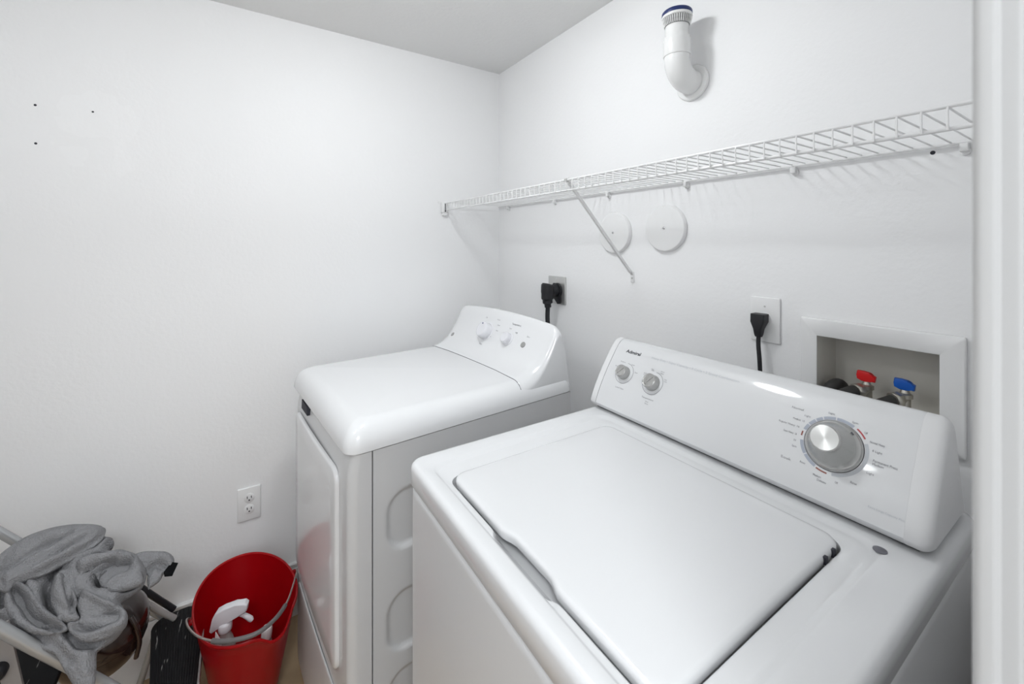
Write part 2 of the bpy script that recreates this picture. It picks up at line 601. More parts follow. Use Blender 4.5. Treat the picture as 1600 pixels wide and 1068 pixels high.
# console: body swept across x, with a flat slanted face
CY0, CZ0 = -0.305, 1.035
FACE = [(-.3275, 1.040), (-.319, 1.060), (-.308, 1.082), (-.295, 1.104), (-.281, 1.126), (-.266, 1.147), (-.251, 1.168), (-.238, 1.184)]
SLEN = [0.0]
for a_, b_ in zip(FACE, FACE[1:]):
    SLEN.append(SLEN[-1] + math.dist(a_, b_))
def cons_prof():
    """(y, z) from the front foot over the crest to the back foot"""
    return [(-0.296, 1.0225), (-0.306, 1.0228), (-0.318, 1.0275), (-0.3255, 1.0345)] + FACE + [(-.229, 1.1925), (-.219, 1.197), (-.208, 1.198), (-.199, 1.194), (-.192, 1.184),
            (-.183, 1.160), (-.165, 1.110), (-.148, 1.065), (-.131, 1.0225)]
def cons_shell(bm, x0, x1, rl, rr_, shrink=1.0):
    """shell from x0 to x1; ends rounded by radius rl / rr_"""
    base = cons_prof()
    cyc = sum(p[0] for p in base) / len(base)
    czc = sum(p[1] for p in base) / len(base)
    st = []
    if rl:
        for k in range(5):
            a = PI / 2 * k / 5
            st.append((x0 + rl * (1 - math.sin(a)), rl * (1 - math.cos(a))))
        st = [(x0 + rl * (1 - math.sin(PI / 2 * (5 - k) / 5)), rl * (1 - math.cos(PI / 2 * (5 - k) / 5))) for k in range(5)]
    st.append((x0 + rl, 0))
    st.append((x1 - rr_, 0))
    if rr_:
        st += [(x1 - rr_ + rr_ * math.sin(PI / 2 * k / 6), rr_ * (1 - math.cos(PI / 2 * k / 6))) for k in range(1, 7)]
    rings = []
    n = len(base)
    for x, ins in st:
        ring = []
        for i, (y, z) in enumerate(base):
            k = (1 - ins / 0.075) * shrink
            zz = max(1.0222, 1.095 + (z - 1.095) * k)
            ring.append(bm.verts.new(W((x, -0.235 + (y + 0.235) * k, zz))))
        rings.append(ring)
    for a, c in zip(rings, rings[1:]):
        for i in range(n - 1):
            bm.faces.new((a[i], a[i + 1], c[i + 1], c[i]))
        bm.faces.new((a[n - 1], a[0], c[0], c[n - 1]))
    bm.faces.new(rings[0][::-1])
    bm.faces.new(rings[-1])
b = bmesh.new(); cons_shell(b, 1.0442, 1.6755, 0, 0)
con = link('console', b, M['panel'], wm, smooth=35)
b = bmesh.new(); cons_shell(b, 1.0215, 1.0428, 0.006, 0)
link('end_cap', b, M['endcap'], con, smooth=50)
b = bmesh.new(); cons_shell(b, 1.6756, 1.7060, 0, 0.015)
link('end_cap', b, M['endcap'], con, smooth=50)
# dark box painting in the shadow gap under the console
b = bmesh.new(); box(b, W((1.030, -0.306, DZ - 0.0003)), W((1.688, -0.14, 1.0227)))
link('base_shadow', b, M['dark'], con)
b = bmesh.new(); cons_shell(b, 1.0424, 1.0446, 0, 0, 0.985); link('gap', b, M['dark'], con, smooth=0)

def face(x, s, lift=0.0):
    """point, up direction and normal on the curved console face at room x and height s along the curve"""
    i = max(0, min(len(SLEN) - 2, sum(1 for q in SLEN if q < s) - 1))
    tt = (s - SLEN[i]) / (SLEN[i + 1] - SLEN[i])
    (y0, z0), (y1, z1) = FACE[i], FACE[i + 1]
    up = Vector((0, y1 - y0, z1 - z0)).normalized()
    nn = Vector((1, 0, 0)).cross(up)
    return Vector(W((x, y0 + (y1 - y0) * tt, z0 + (z1 - z0) * tt))) + nn * lift, up, nn
def printed(name, items, m, label, arcs=()):
    """flat print conforming to the curved face: items (text, x, s, size, width[, weight]); arcs (x, s, r0, r1, a0, a1)"""
    bm = bmesh.new()
    for it in items:
        cu = bpy.data.curves.new('txt', 'FONT')
        cu.body = it[0]; cu.size = it[3]; cu.resolution_u = 2
        cu.offset = it[5] if len(it) > 5 else 0
        ob = bpy.data.objects.new('txt', cu)
        C.objects.link(ob)
        bpy.context.view_layer.update()
        me = bpy.data.meshes.new_from_object(ob.evaluated_get(bpy.context.evaluated_depsgraph_get()))
        xs_ = [v.co.x for v in me.vertices]
        k_ = it[4] / (max(xs_) - min(xs_))
        for v in me.vertices:
            v.co = face(it[1] + (v.co.x - min(xs_)) * k_, it[2] + v.co.y, 0.0003)[0]
        bm.from_mesh(me)
        bpy.data.objects.remove(ob); bpy.data.curves.remove(cu); bpy.data.meshes.remove(me)
    for x_, s_, r0, r1, a0, a1 in arcs:
        a0, a1 = math.radians(a0), math.radians(a1)
        n_ = max(4, int(abs(a1 - a0) / 0.06))
        prev = None
        for k_ in range(n_ + 1):
            a = a0 + (a1 - a0) * k_ / n_
            cur = [bm.verts.new(face(x_ + rr * math.cos(a), s_ + rr * math.sin(a), 0.0003)[0]) for rr in (r0, r1)]
            if prev:
                bm.faces.new((prev[0], prev[1], cur[1], cur[0]))
            prev = cur
    return link(name, bm, m, con, smooth=0, label=label, recalc=False)
D = math.radians
DCX, DCS = 1.5730, 0.0940
KN = ((1.1040, 0.0975, 0.0280, 0.0175), (1.1955, 0.0960, 0.0285, 0.0195))
for x, s_, rr_, _ in KN:
    printed('dial_outline', [], M['greyink'], None, [(x, s_, rr_ - 0.0007, rr_ + 0.0002, -165, 92)])
for a0, a1 in ((62, 94), (96, 118), (120, 133), (135, 150), (152, 166), (190, 218), (220, 247)):
    printed('dial_ring', [], M['blueink'], 'blue-grey printed ring segment', [(DCX, DCS, 0.0440, 0.0492, a0, a1)])
printed('dial_ring', [], M['paleink'], 'pale grey printed ring segment', [(DCX, DCS, 0.0440, 0.0492, -82, 25)])
printed('dial_mark', [], M['redink'], 'red printed dial segment', [(DCX, DCS, 0.0468, 0.0492, 34, 56)])
printed('dial_mark', [], M['brownink'], 'brown printed dial segment', [(DCX, DCS, 0.0468, 0.0492, 250, 270)])
printed('dial_mark', [], M['brownink'], 'brown printed dial segment', [(DCX, DCS, 0.0468, 0.0492, 171, 181)])
printed('brand_lettering', [('Admiral', 1.0800, 0.1540, 0.0125, 0.0490, 0.0004)], M['ink'], 'black brand lettering')
printed('panel_lettering', [('Heavy Duty • Super Capacity • 9 Cycle • 2 Speed Combination', 1.1650, 0.1560, 0.0085, 0.2260)], M['paleink'], 'pale grey line of lettering')
printed('panel_lettering', [('Extra Large Capacity Plus', 1.6320, 0.0215, 0.0042, 0.0430)], M['paleink'], 'pale grey lettering at the lower right')
T1 = [('Medium', 1.0775, 0.1242, 0.0045, 0.0172), ('Small', 1.0662, 0.1085, 0.0045, 0.0155), ('Large', 1.1156, 0.124, 0.0045, 0.0097), ('Super', 1.1342, 0.1066, 0.0045, 0.0092), ('Load Size', 1.0931, 0.0552, 0.005, 0.0273)]
T1b = [('Cold', 1.1609, 0.1132, 0.0042, 0.0076), ('Cold', 1.1617, 0.1087, 0.0042, 0.0088), ('Warm', 1.1767, 0.1286, 0.0042, 0.0082), ('Cold', 1.1783, 0.1251, 0.0042, 0.0076), ('Warm', 1.2049, 0.129, 0.0042, 0.0109), ('Warm', 1.2065, 0.1242, 0.0042, 0.009), ('Hot', 1.2233, 0.1122, 0.0042, 0.0063), ('Cold', 1.2241, 0.1075, 0.0042, 0.0071), ('Temperature', 1.1791, 0.055, 0.0052, 0.0352), ('Wash', 1.1934, 0.0476, 0.0042, 0.0091), ('Rinse', 1.1941, 0.0428, 0.0042, 0.0099)]
T2 = [('Normal', 1.4985, 0.1368, 0.0058, 0.0194), ('Light', 1.5217, 0.1286, 0.0048, 0.0097), ('Medium  12', 1.5051, 0.1173, 0.005, 0.019), ('Regular Heavy  16', 1.4839, 0.1047, 0.005, 0.0346), ('Super Heavy  18', 1.4955, 0.0905, 0.005, 0.0219), ('Off', 1.5148, 0.0792, 0.005, 0.0041), ('Spin', 1.5144, 0.0689, 0.005, 0.0076), ('Soak', 1.5014, 0.0437, 0.006, 0.0171), ('Rinse', 1.5323, 0.047, 0.005, 0.008), ('Medium', 1.5546, 0.0349, 0.005, 0.0116), ('Delicate', 1.5613, 0.0291, 0.005, 0.0133), ('Off', 1.586, 0.0362, 0.005, 0.0042), ('Rinse', 1.6058, 0.0456, 0.005, 0.0082), ('Light', 1.5558, 0.1458, 0.005, 0.0094), ('Spin', 1.5911, 0.1414, 0.005, 0.0086), ('Off', 1.6096, 0.1296, 0.005, 0.0048), ('Normal Heavy', 1.6195, 0.1175, 0.0056, 0.0191), ('8 Light', 1.6247, 0.1048, 0.005, 0.0127), ('Permanent Press', 1.628, 0.0895, 0.006, 0.0303), ('Medium', 1.6282, 0.0844, 0.0056, 0.014), ('Light', 1.6234, 0.0687, 0.005, 0.0092)]
for it in T1 + T1b + T2:
    printed('dial_lettering', [it], M['greyink'], None)

# knobs
for x, s_, ro, rk in KN:
    q, up_, nn_ = face(x, s_)
    b = bmesh.new()
    lathe(b, [(rk * 1.03, -0.001), (rk * 1.03, 0.002), (rk, 0.003), (rk * 0.95, 0.015), (rk * 0.92, 0.018), (rk * 0.80, 0.0195), (rk * 0.72, 0.0190), (0, 0.0190)], q, nn_, 36)
    kb = link('knob', b, M['silver'], con)
    b = bmesh.new()
    p = q + nn_ * 0.0192
    bx = (Vector((1, 0, 0)) * 0.60 + up_ * 0.80).normalized()
    tube(b, [p - bx * rk * 0.66, p + bx * rk * 0.66], 0.0016, 8)
    link('pointer', b, M['silver'], kb)
q, up_, NZ = face(DCX, DCS)
b = bmesh.new()
lathe(b, [(0.0425, -0.002), (0.0425, 0.0012), (0.0412, 0.0022), (0.0405, 0.0040), (0.0398, 0.0052), (0.0375, 0.0060), (0.0345, 0.0100), (0.0320, 0.0155), (0.0290, 0.0220), (0.0262, 0.0290), (0.0240, 0.0350), (0.0225, 0.0390), (0.0212, 0.0405), (0.0200, 0.0407)], q, NZ, 64)
printed('dial_gap', [], M['ink'], None, [(DCX, DCS, 0.0420, 0.0434, 0, 360)])
dk = link('cycle_dial', b, M['silver'], con, label='large silver cycle dial')
b = bmesh.new(); lathe(b, [(0.0, 0.0400), (0.0202, 0.0400), (0.0202, 0.0412), (0.0, 0.0410)], (0, 0, 0), (0, 0, 1), 64)
dcap = link('dial_cap', b, M['brushed'], dk, label='brushed metal dial cap')
dcap.matrix_local = Matrix.Translation(q) @ NZ.to_track_quat('Z', 'Y').to_matrix().to_4x4()
b = bmesh.new()
arc_band(b, q, (1, 0, 0), up_, 0.0352, 0.0385, D(44), D(52), lift=0.0082)
link('dial_pointer', b, M['ink'], dk, smooth=0)

# ------------------------------------------------------------------ dryer
TH = math.radians(4.5)
P0 = (0.159, -0.978)
dr = thing('clothes_dryer', 'white clothes dryer with a swooping rear console, in the corner beside the washing machine', 'dryer', (P0[0], P0[1], 0), TH)
DW = 0.686
X0 = 0.082     # left edge of the cabinet
# cabinet with embossed right side
b = bmesh.new()
YB, YE, ZB, ZT = 0.058, 0.735, 0.03, 0.966
def rrsd(y, z, y0, y1, z0, z1, r):
    cy, cz = (y0 + y1) / 2, (z0 + z1) / 2
    qy, qz = abs(y - cy) - (y1 - y0) / 2 + r, abs(z - cz) - (z1 - z0) / 2 + r
    return math.hypot(max(qy, 0), max(qz, 0)) + min(max(qy, qz), 0) - r
ny, nz = 110, 170
grid = []
for i in range(ny + 1):
    y = YB + (YE - YB) * i / ny
    row = []
    for j in range(nz + 1):
        z = ZB + (ZT - ZB) * j / nz
        dep = 0
        for z0, z1 in ((0.694, 0.850), (0.437, 0.593), (0.180, 0.395)):
            sd = rrsd(y, z, 0.090, 0.640, z0, z1, 0.055)
            dep = max(dep, 0.009 * (1 - sstep(-0.013, 0.0, sd)))
        row.append(b.verts.new((DW - dep, y, z)))
    grid.append(row)
for i in range(ny):
    for j in range(nz):
        b.faces.new((grid[i][j], grid[i + 1][j], grid[i + 1][j + 1], grid[i][j + 1]))
c = [b.verts.new(p) for p in ((X0, YB, ZB), (X0, YE, ZB), (X0, YE, ZT), (X0, YB, ZT))]
b.faces.new([c[0], c[1], c[2], c[3]])
b.faces.new([c[0], c[3]] + grid[0][::-1])
b.faces.new([c[2], c[1]] + grid[ny])
b.faces.new([c[3], c[2]] + [grid[i][nz] for i in range(ny, -1, -1)])
b.faces.new([c[1], c[0]] + [grid[i][0] for i in range(ny + 1)])
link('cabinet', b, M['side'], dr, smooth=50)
for x in (X0 + 0.05, DW - 0.05):
    for y in (0.07, 0.68):
        bf = bmesh.new()
        lathe(bf, [(0.02, 0), (0.022, 0.004), (0.018, 0.012), (0.008, 0.014), (0.008, 0.04)], (x, y, 0), (0, 0, 1), 16)
        link('foot', bf, M['black'], dr)
# front panel (rounded vertical corners); its upper part slopes back under the lid overhang
b = bmesh.new()
L = []
def fl(yf, z, r=0.022):
    pts = []
    for k in range(9):
        a = PI + PI / 2 * k / 8
        pts.append((X0 + r + r * math.cos(a), yf + r + r * math.sin(a), z))
    for k in range(1, 24):
        pts.append((X0 + r + (DW - X0 - 2 * r) * k / 24, yf, z))
    for k in range(9):
        a = -PI / 2 + PI / 2 * k / 8
        pts.append((DW - r + r * math.cos(a), yf + r + r * math.sin(a), z))
    pts.append((DW, 0.0545, z))
    pts.append((X0, 0.0545, z))
    return pts
for z, yf in ((0.02, 0.012), (0.03, 0.004), (0.3, 0.0), (0.9, 0.0), (0.925, 0.002), (0.945, 0.006), (0.966, 0.010)):
    L.append(fl(yf, z))
bridge(b, L, True, True)
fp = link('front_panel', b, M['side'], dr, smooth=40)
# door: softly bulging slab with rounded corners
def slab(bm, x0, x1, z0, z1, r, yb, th, bul, ns=14):
    lo = []
    def L2(ins, y):
        pts = []
        for (x, z, _) in rr_loop(x0 + ins, x1 - ins, z0 + ins, z1 - ins, max(0.003, r - ins), 0, ns):
            u = (x - (x0 + x1) / 2) / ((x1 - x0) / 2)
            pts.append((x, y - bul * (1 - u * u), z))
        return pts
    lo = [L2(0, yb), L2(0, yb - th * 0.55), L2(0.002, yb - th * 0.85), L2(0.007, yb - th)]
    for q in (0.2, 0.4, 0.6, 0.8, 0.97):
        m_ = min(x1 - x0, z1 - z0) / 2
        lo.append(L2(0.007 + (m_ - 0.012) * q, yb - th))
    bridge(bm, lo, True, True)
b = bmesh.new(); slab(b, 0.118, 0.608, 0.395, 0.905, 0.035, -0.0002, 0.010, 0.004)
door = link('door', b, M['enamel2'], dr, smooth=40)
b = bmesh.new(); prism(b, [(0.190, 0.932), (0.196, 0.962), (0.262, 0.958), (0.272, 0.932)], 'y', -0.0052, 0.01)
link('finger_slot', b, M['dark'], fp, label='dark slot under the top edge')
b = bmesh.new(); slab(b, 0.12, 0.60, 0.06, 0.33, 0.03, -0.0002, 0.004, 0.002)
link('lower_panel', b, M['side'], dr, smooth=40)

# top: pillowed lid
b = bmesh.new()
L = []
tx0, tx1, ty0, ty1 = 0.042, DW + 0.004, -0.006, 0.748
L.append(rr_loop(tx0 + 0.006, tx1 - 0.006, ty0 + 0.006, ty1 - 0.006, 0.03, 0.969, 30))
L.append(rr_loop(tx0, tx1, ty0, ty1, 0.035, 0.9695, 30))
L.append(rr_loop(tx0, tx1, ty0, ty1, 0.035, 0.972, 30))
RS, HS = 0.055, 0.062
for k in range(1, 15):
    tt = (k / 14) ** 1.6
    ins = RS * tt
    h = HS * (1 - (1 - tt) ** 2.3) ** (1 / 2.0)
    x0_, x1_, y0_, y1_ = tx0 + ins, tx1 - ins, ty0 + ins, ty1 - ins
    L.append(rr_loop(x0_, x1_, y0_, y1_, max(0.012, 0.036 - ins * 0.35), 0.973 + h, 30))
L.append(rr_loop(tx0 + 0.16, tx1 - 0.16, ty0 + 0.16, ty1 - 0.16, 0.01, 0.973 + HS + 0.003, 30))
bridge(b, L, True, True)
link('top_panel', b, M['enamel2'], dr, smooth=60)

# console: rises in a concave sweep out of the lid
prof = [(0.5260, 1.0280), (0.5250, 1.0365), (0.528, 1.0390), (0.538, 1.0405), (0.556, 1.0450), (0.578, 1.0550), (0.599, 1.0680), (0.617, 1.0840), (0.635, 1.1070), (0.650, 1.1300), (0.662, 1.1520),
        (0.671, 1.1700), (0.677, 1.1800), (0.683, 1.1860), (0.690, 1.1880), (0.697, 1.1860), (0.702, 1.1780), (0.705, 1.165), (0.712, 1.11), (0.722, 1.05), (0.734, 0.985)]
def dcon(x, i):
    y, z = prof[i]
    d = min(x - (tx0 + 0.003), (DW - 0.004) - x)
    rsh = 0.052
    u = max(0.0, min(1.0, d / rsh))
    drop = (0.034 + 0.010 * (1 - sstep(1.04, 1.09, z))) * (1 - (1 - (1 - u) ** 2.2) ** 0.5)
    xc = (x - 0.35) / 0.33
    wz = sstep(1.02, 1.17, z)
    arch = 0.018 * (1 - xc * xc) * wz
    if i >= 18:
        return (x, y, min(z, z))
    if i >= 16:
        return (x, y + (0.0), z + arch - drop * 0.9)
    return (x, y + 0.010 * (1 - xc * xc) * (1 - sstep(1.04, 1.08, z)), max(0.992, z + arch - drop))
b = bmesh.new()
nx = 64
cols = []
cx0, cx1 = tx0 + 0.003, DW - 0.004
for a in range(nx + 1):
    u = a / nx
    u = 0.5 - 0.5 * math.cos(PI * u) * (0.55 + 0.45 * abs(math.cos(PI * u)))   # finer near the ends
    x = cx0 + (cx1 - cx0) * u
    cols.append([b.verts.new(dcon(x, i)) for i in range(len(prof))])
for a in range(nx):
    for i in range(len(prof) - 1):
        b.faces.new((cols[a][i], cols[a][i + 1], cols[a + 1][i + 1], cols[a + 1][i]))
for side, inset in ((0, 0.004), (nx, -0.004)):
    colv = cols[side]
    yb = [(v.co.y, v.co.z) for v in colv]
    # side wall: the edge curve closed along the lid
    low = b.verts.new((colv[0].co.x, 0.5195, 0.985))
    b.faces.new(list(colv) + [low])
dc = link('console', b, M['enamel2'], dr, smooth=38)

b = bmesh.new()
sp_ = []
for k in range(61):
    x = tx0 + 0.008 + (tx1 - tx0 - 0.020) * k / 60
    d_ = min(x - tx0, tx1 - x)
    tt = min(1.0, d_ / RS)
    xc = (x - 0.35) / 0.33
    zt = 0.973 + HS * (1 - (1 - tt) ** 2.3) ** 0.5 + 0.003 * min(1.0, max(0.0, (d_ - RS) / (0.16 - RS)))
    sp_.append((x, 0.5245 + 0.010 * (1 - xc * xc), zt))
tube(b, sp_, 0.0011, 6)
link('seam', b, M['dark'], dc)

def on_cons(x, yq):
    """point and normal on the dryer console face at local x and y"""
    best = None
    for i in range(2, 15):
        (y0, z0, ), (y1, z1) = prof[i], prof[i + 1]
        if y0 <= yq <= y1:
            tt = (yq - y0) / (y1 - y0)
            A = Vector(dcon(x, i)); B = Vector(dcon(x, i + 1))
            nn = Vector((1, 0, 0)).cross((B - A).normalized())
            return A.lerp(B, tt), nn
    return None
def cknob(name, x, y, r, h, m, lab, parent):
    p, nn = on_cons(x, y)
    b = bmesh.new()
    lathe(b, [(r * 1.16, -0.002), (r * 1.16, 0.0015), (r * 1.10, 0.003), (r * 1.0, 0.0035), (r * 0.97, h * 0.75), (r * 0.88, h * 0.95), (r * 0.80, h), (r * 0.66, h * 0.985), (0, h * 0.985)], p, nn, 40)
    k = link(name, b, m, parent, label=lab)
    return p, nn, k
M['knobwhite'] = mat('knob_white', (0.72, 0.72, 0.75), 0.2, coat=0.4)
p, nn, k1 = cknob('cycle_knob', 0.322, 0.637, 0.0325, 0.034, M['knobwhite'], 'large white cycle knob', dc)
b = bmesh.new(); ayy = nn.cross(Vector((1, 0, 0))).normalized()
axx = Vector((1, 0, 0))
arc_band(b, p, axx, -ayy if ayy.z < 0 else ayy, 0.0382, 0.0408, D(-125), D(-20), lift=0.0009)
link('dial_outline', b, M['ink'], dc, smooth=0)
b = bmesh.new(); lathe(b, [(0, 0.0), (0.003, 0), (0.003, 0.001), (0, 0.001)], p + nn * 0.034 + ayy * (0.022 if ayy.z > 0 else -0.022), nn, 12)
link('pointer', b, M['navy'], k1)
cknob('temperature_knob', 0.463, 0.635, 0.0215, 0.024, M['knobwhite'], 'smaller white knob', dc)
p3, n3 = on_cons(0.553, 0.6345)
b = bmesh.new(); lathe(b, [(0.0105, -0.001), (0.0105, 0.003), (0.0095, 0.0042), (0, 0.0042)], p3, n3, 28)
link('start_button', b, M['silver'], dc, label='round grey start button')
p4, n4 = on_cons(0.102, 0.607)
b = bmesh.new(); lathe(b, [(0.009, -0.001), (0.009, 0.0007), (0.0075, 0.0012), (0, 0.0012)], p4, n4, 28)
link('badge', b, M['silver'], dc, label='small round grey maker badge')
upv = ayy if ayy.z > 0 else -ayy
def dtext(items, m, lab):
    for (tx, x, y, s) in items:
        pp, n5 = on_cons(x, y)
        up_ = n5.cross(Vector((1, 0, 0)))
        lettering('dial_lettering', [(tx, 0, 0, s, 'CENTER')], m, dc, pp + n5 * 0.0006, (1, 0, 0), up_, lab)
dtext([('Off', 0.285, 0.661, 0.008), ('Timed', 0.368, 0.662, 0.007), ('More', 0.380, 0.653, 0.007), ('Less', 0.382, 0.643, 0.007), ('Auto', 0.325, 0.603, 0.009),
       ('Temperature', 0.480, 0.662, 0.0100), ('Low', 0.455, 0.6535, 0.007), ('High', 0.495, 0.650, 0.007), ('Start', 0.562, 0.650, 0.008)], M['greyink'], 'small grey lettering')

# ------------------------------------------------------------------ wire shelf on the back wall
YS = -0.307
ZSH = 1.662
sh = thing('wire_shelf', 'long white coated wire shelf fixed across the back wall above both machines', 'shelf', (0.92, 0, ZSH))
def S(p):
    return (p[0] - 0.92, p[1], p[2] - ZSH)
XS0, XS1 = 0.012, WR - 0.006
def wire(name, pts, r, lab=None, parent=sh, seg=8):
    b = bmesh.new()
    tube(b, [S(p) for p in pts], r, seg)
    return link(name, b, M['wire'], parent, label=lab)
wire('front_rail', [(XS0, YS, 1.662), (XS1, YS, 1.662)], 0.0030)
wire('lower_rail', [(XS0, YS + 0.001, 1.6305), (XS1, YS + 0.001, 1.6305)], 0.0030)
wire('back_rail', [(XS0, -0.010, 1.6575), (XS1, -0.010, 1.6575)], 0.0036)
wire('middle_rail', [(XS0, -0.165, 1.6560), (XS1, -0.165, 1.6560)], 0.0026)
b = bmesh.new()
x = XS1 - 0.012
while x > XS0 + 0.004:
    tube(b, [S(q) for q in ((x, -0.008, 1.6605), (x, YS + 0.006, 1.6605), (x, YS - 0.003, 1.6595), (x, YS - 0.0045, 1.655), (x, YS - 0.0035, 1.6285))], 0.00155, 6)
    x -= 0.0272
link('deck_wires', b, M['wire'], sh)
for x in (0.10, 0.47, 0.78, 1.10, 1.395, 1.682):
    b = bmesh.new()
    box(b, S((x - 0.006, -0.018, 1.640)), S((x + 0.006, -0.0002, 1.6555)), 0.002)
    lathe(b, [(0.0075, 0), (0.0075, 0.004), (0.005, 0.006), (0, 0.006)], S((x, -0.0005, 1.642)), (0, -1, 0), 16)
    link('wall_clip', b, M['wire'], sh)
# end brackets at the side walls
for x, s in ((0.0, 1), (WR, -1)):
    b = bmesh.new()
    box(b, S((x + s * 0.0003, YS - 0.022, 1.618)), S((x + s * 0.0200, YS + 0.010, 1.666)), 0.002)
    box(b, S((x + s * 0.0003, YS - 0.034, 1.660)), S((x + s * 0.004, YS - 0.018, 1.672)), 0.001)
    box(b, S((x + s * 0.0003, YS - 0.016, 1.603)), S((x + s * 0.0160, YS + 0.006, 1.619)), 0.002)
    eb = link('end_bracket', b, M['plate'], sh)
    b = bmesh.new()
    box(b, S((x + s * 0.0198, YS - 0.0085, 1.624)), S((x + s * 0.0206, YS - 0.0065, 1.660)))
    box(b, S((x + s * 0.0198, YS - 0.0045, 1.624)), S((x + s * 0.0206, YS - 0.0025, 1.660)))
    box(b, S((x + s * 0.0198, YS - 0.0090, 1.621)), S((x + s * 0.0206, YS - 0.0020, 1.627)))
    link('slot', b, M['dark'], eb)
# diagonal brace
XB = 0.888
b = bmesh.new()
p0 = Vector(S((XB + 0.012, YS + 0.002, 1.662))); p1 = Vector(S((XB, -0.012, 1.372))); 
d = (p1 - p0).normalized(); nrm = Vector((1, 0, 0)).cross(d)
def bar(bm, a, c, wd, th):
    dd = (c - a).normalized(); n2 = Vector((1, 0, 0)).cross(dd)
    vs = []
    for e in (a, c):
        for sx_, sn in ((-1, -1), (1, -1), (1, 1), (-1, 1)):
            vs.append(bm.verts.new(e + Vector((1, 0, 0)) * sx_ * wd / 2 + n2 * sn * th / 2))
    for q in ((3, 2, 1, 0), (4, 5, 6, 7), (0, 1, 5, 4), (1, 2, 6, 5), (2, 3, 7, 6), (3, 0, 4, 7)):
        bm.faces.new([vs[i] for i in q])
bar(b, p0 + d * 0.012, p1, 0.008, 0.009)
bar(b, p0 + Vector((0, 0, 0.006)), p0 + d * 0.02, 0.010, 0.004)
bar(b, Vector(S((XB, -0.0145, 1.378))), Vector(S((XB, -0.003, 1.362))), 0.012, 0.003)
box(b, S((XB - 0.008, -0.0035, 1.336)), S((XB + 0.008, -0.0003, 1.372)), 0.001)
br = link('support_brace', b, M['wire'], sh, smooth=30)
b = bmesh.new(); lathe(b, [(0.003, 0), (0.003, 0.0012), (0, 0.0018)], S((XB, -0.0034, 1.350)), (0, -1, 0), 14)
link('screw', b, M['steel'], br)
b = bmesh.new(); box(b, S((XB + 0.006, YS - 0.0065, 1.655)), S((XB + 0.018, YS + 0.004, 1.6665)), 0.001)
link('hook', b, M['steel'], br, label='bare steel hook over the front rail')

# ------------------------------------------------------------------ wall fittings
def cover(x, z, lab):
    t = thing('cleanout_cover', lab, 'wall cover', (x, 0, z), group='round cleanout covers')
    b = bmesh.new()
    lathe(b, [(0.0740, 0.0003), (0.0745, 0.004), (0.0735, 0.0095), (0.0705, 0.0135), (0.0660, 0.0150), (0, 0.0155)], (0, 0, 0), (0, -1, 0), 64)
    link('disc', b, M['plate'], t, smooth=30)
    b = bmesh.new(); lathe(b, [(0.0048, 0), (0.0048, 0.0014), (0.0030, 0.0022), (0, 0.0022)], (0, -0.0153, 0), (0, -1, 0), 20)
    sc = link('screw', b, M['chrome'], t)
    b = bmesh.new(); box(b, (-0.0035, -0.0180, -0.0006), (0.0035, -0.0174, 0.0006)); link('slot', b, M['dark'], sc)
    return t
cover(0.811, 1.508, 'round white wall cover partly hidden behind the diagonal shelf brace')
cover(1.026, 1.5175, 'round white wall cover in full view right of the shelf brace')

# pipe with air valve
t = thing('vent_pipe', 'white plastic elbow pipe with a vent cap sticking out of the back wall', 'pipe', (1.118, 0, 1.949))
b = bmesh.new(); lathe(b, [(0.052, 0.0003), (0.053, 0.004), (0.050, 0.009), (0.0400, 0.011), (0.0400, 0.011)], (0, 0, 0), (0, -1, 0), 40); link('flange', b, M['pvc'], t)
path = [Vector((0, -0.004, 0)), Vector((0, -0.022, 0))]
RB = 0.055
for k in range(1, 10):
    a = PI / 2 * k / 10
    path.append(Vector((0, -0.022 - RB * math.sin(a), RB * (1 - math.cos(a)))))
path += [Vector((0, -0.022 - RB, RB)), Vector((0, -0.022 - RB, RB + 0.012))]
b = bmesh.new(); tube(b, path, 0.0355, 32); link('elbow', b, M['pvc'], t)
yp = -0.022 - RB
b = bmesh.new(); lathe(b, [(0.0372, 0.060), (0.0378, 0.062), (0.0378, 0.104), (0.0365, 0.112), (0.0335, 0.118), (0.0325, 0.124), (0.0325, 0.150)], (0, yp, 0), (0, 0, 1), 40); link('coupling', b, M['pvc'], t)
b = bmesh.new(); lathe(b, [(0.0330, 0.146), (0.0375, 0.156), (0.0392, 0.164), (0.0392, 0.168)], (0, yp, 0), (0, 0, 1), 48); vc = link('vent_grille', b, M['vent'], t, label='dark slotted vent ring')
b = bmesh.new()
for k in range(40):
    a = 2 * PI * k / 40
    c_, s_ = math.cos(a), math.sin(a)
    q0 = Vector((c_ * 0.0345, yp + s_ * 0.0345, 0.1475)); q1 = Vector((c_ * 0.0402, yp + s_ * 0.0402, 0.167))
    tube(b, [q0, q1], 0.0013, 4)
link('vent_fins', b, M['pvc'], vc)
b = bmesh.new(); lathe(b, [(0.0385, 0.1675), (0.0415, 0.169), (0.0420, 0.174), (0.0412, 0.179), (0, 0.179)], (0, yp, 0), (0, 0, 1), 48); cp = link('cap', b, M['pvc'], t)
b = bmesh.new(); lathe(b, [(0.0416, 0.1755), (0.0422, 0.179), (0.0415, 0.186), (0.0390, 0.189), (0, 0.189)], (0, yp, 0), (0, 0, 1), 48); link('cap_band', b, M['navy'], cp, label='navy blue band on the cap')

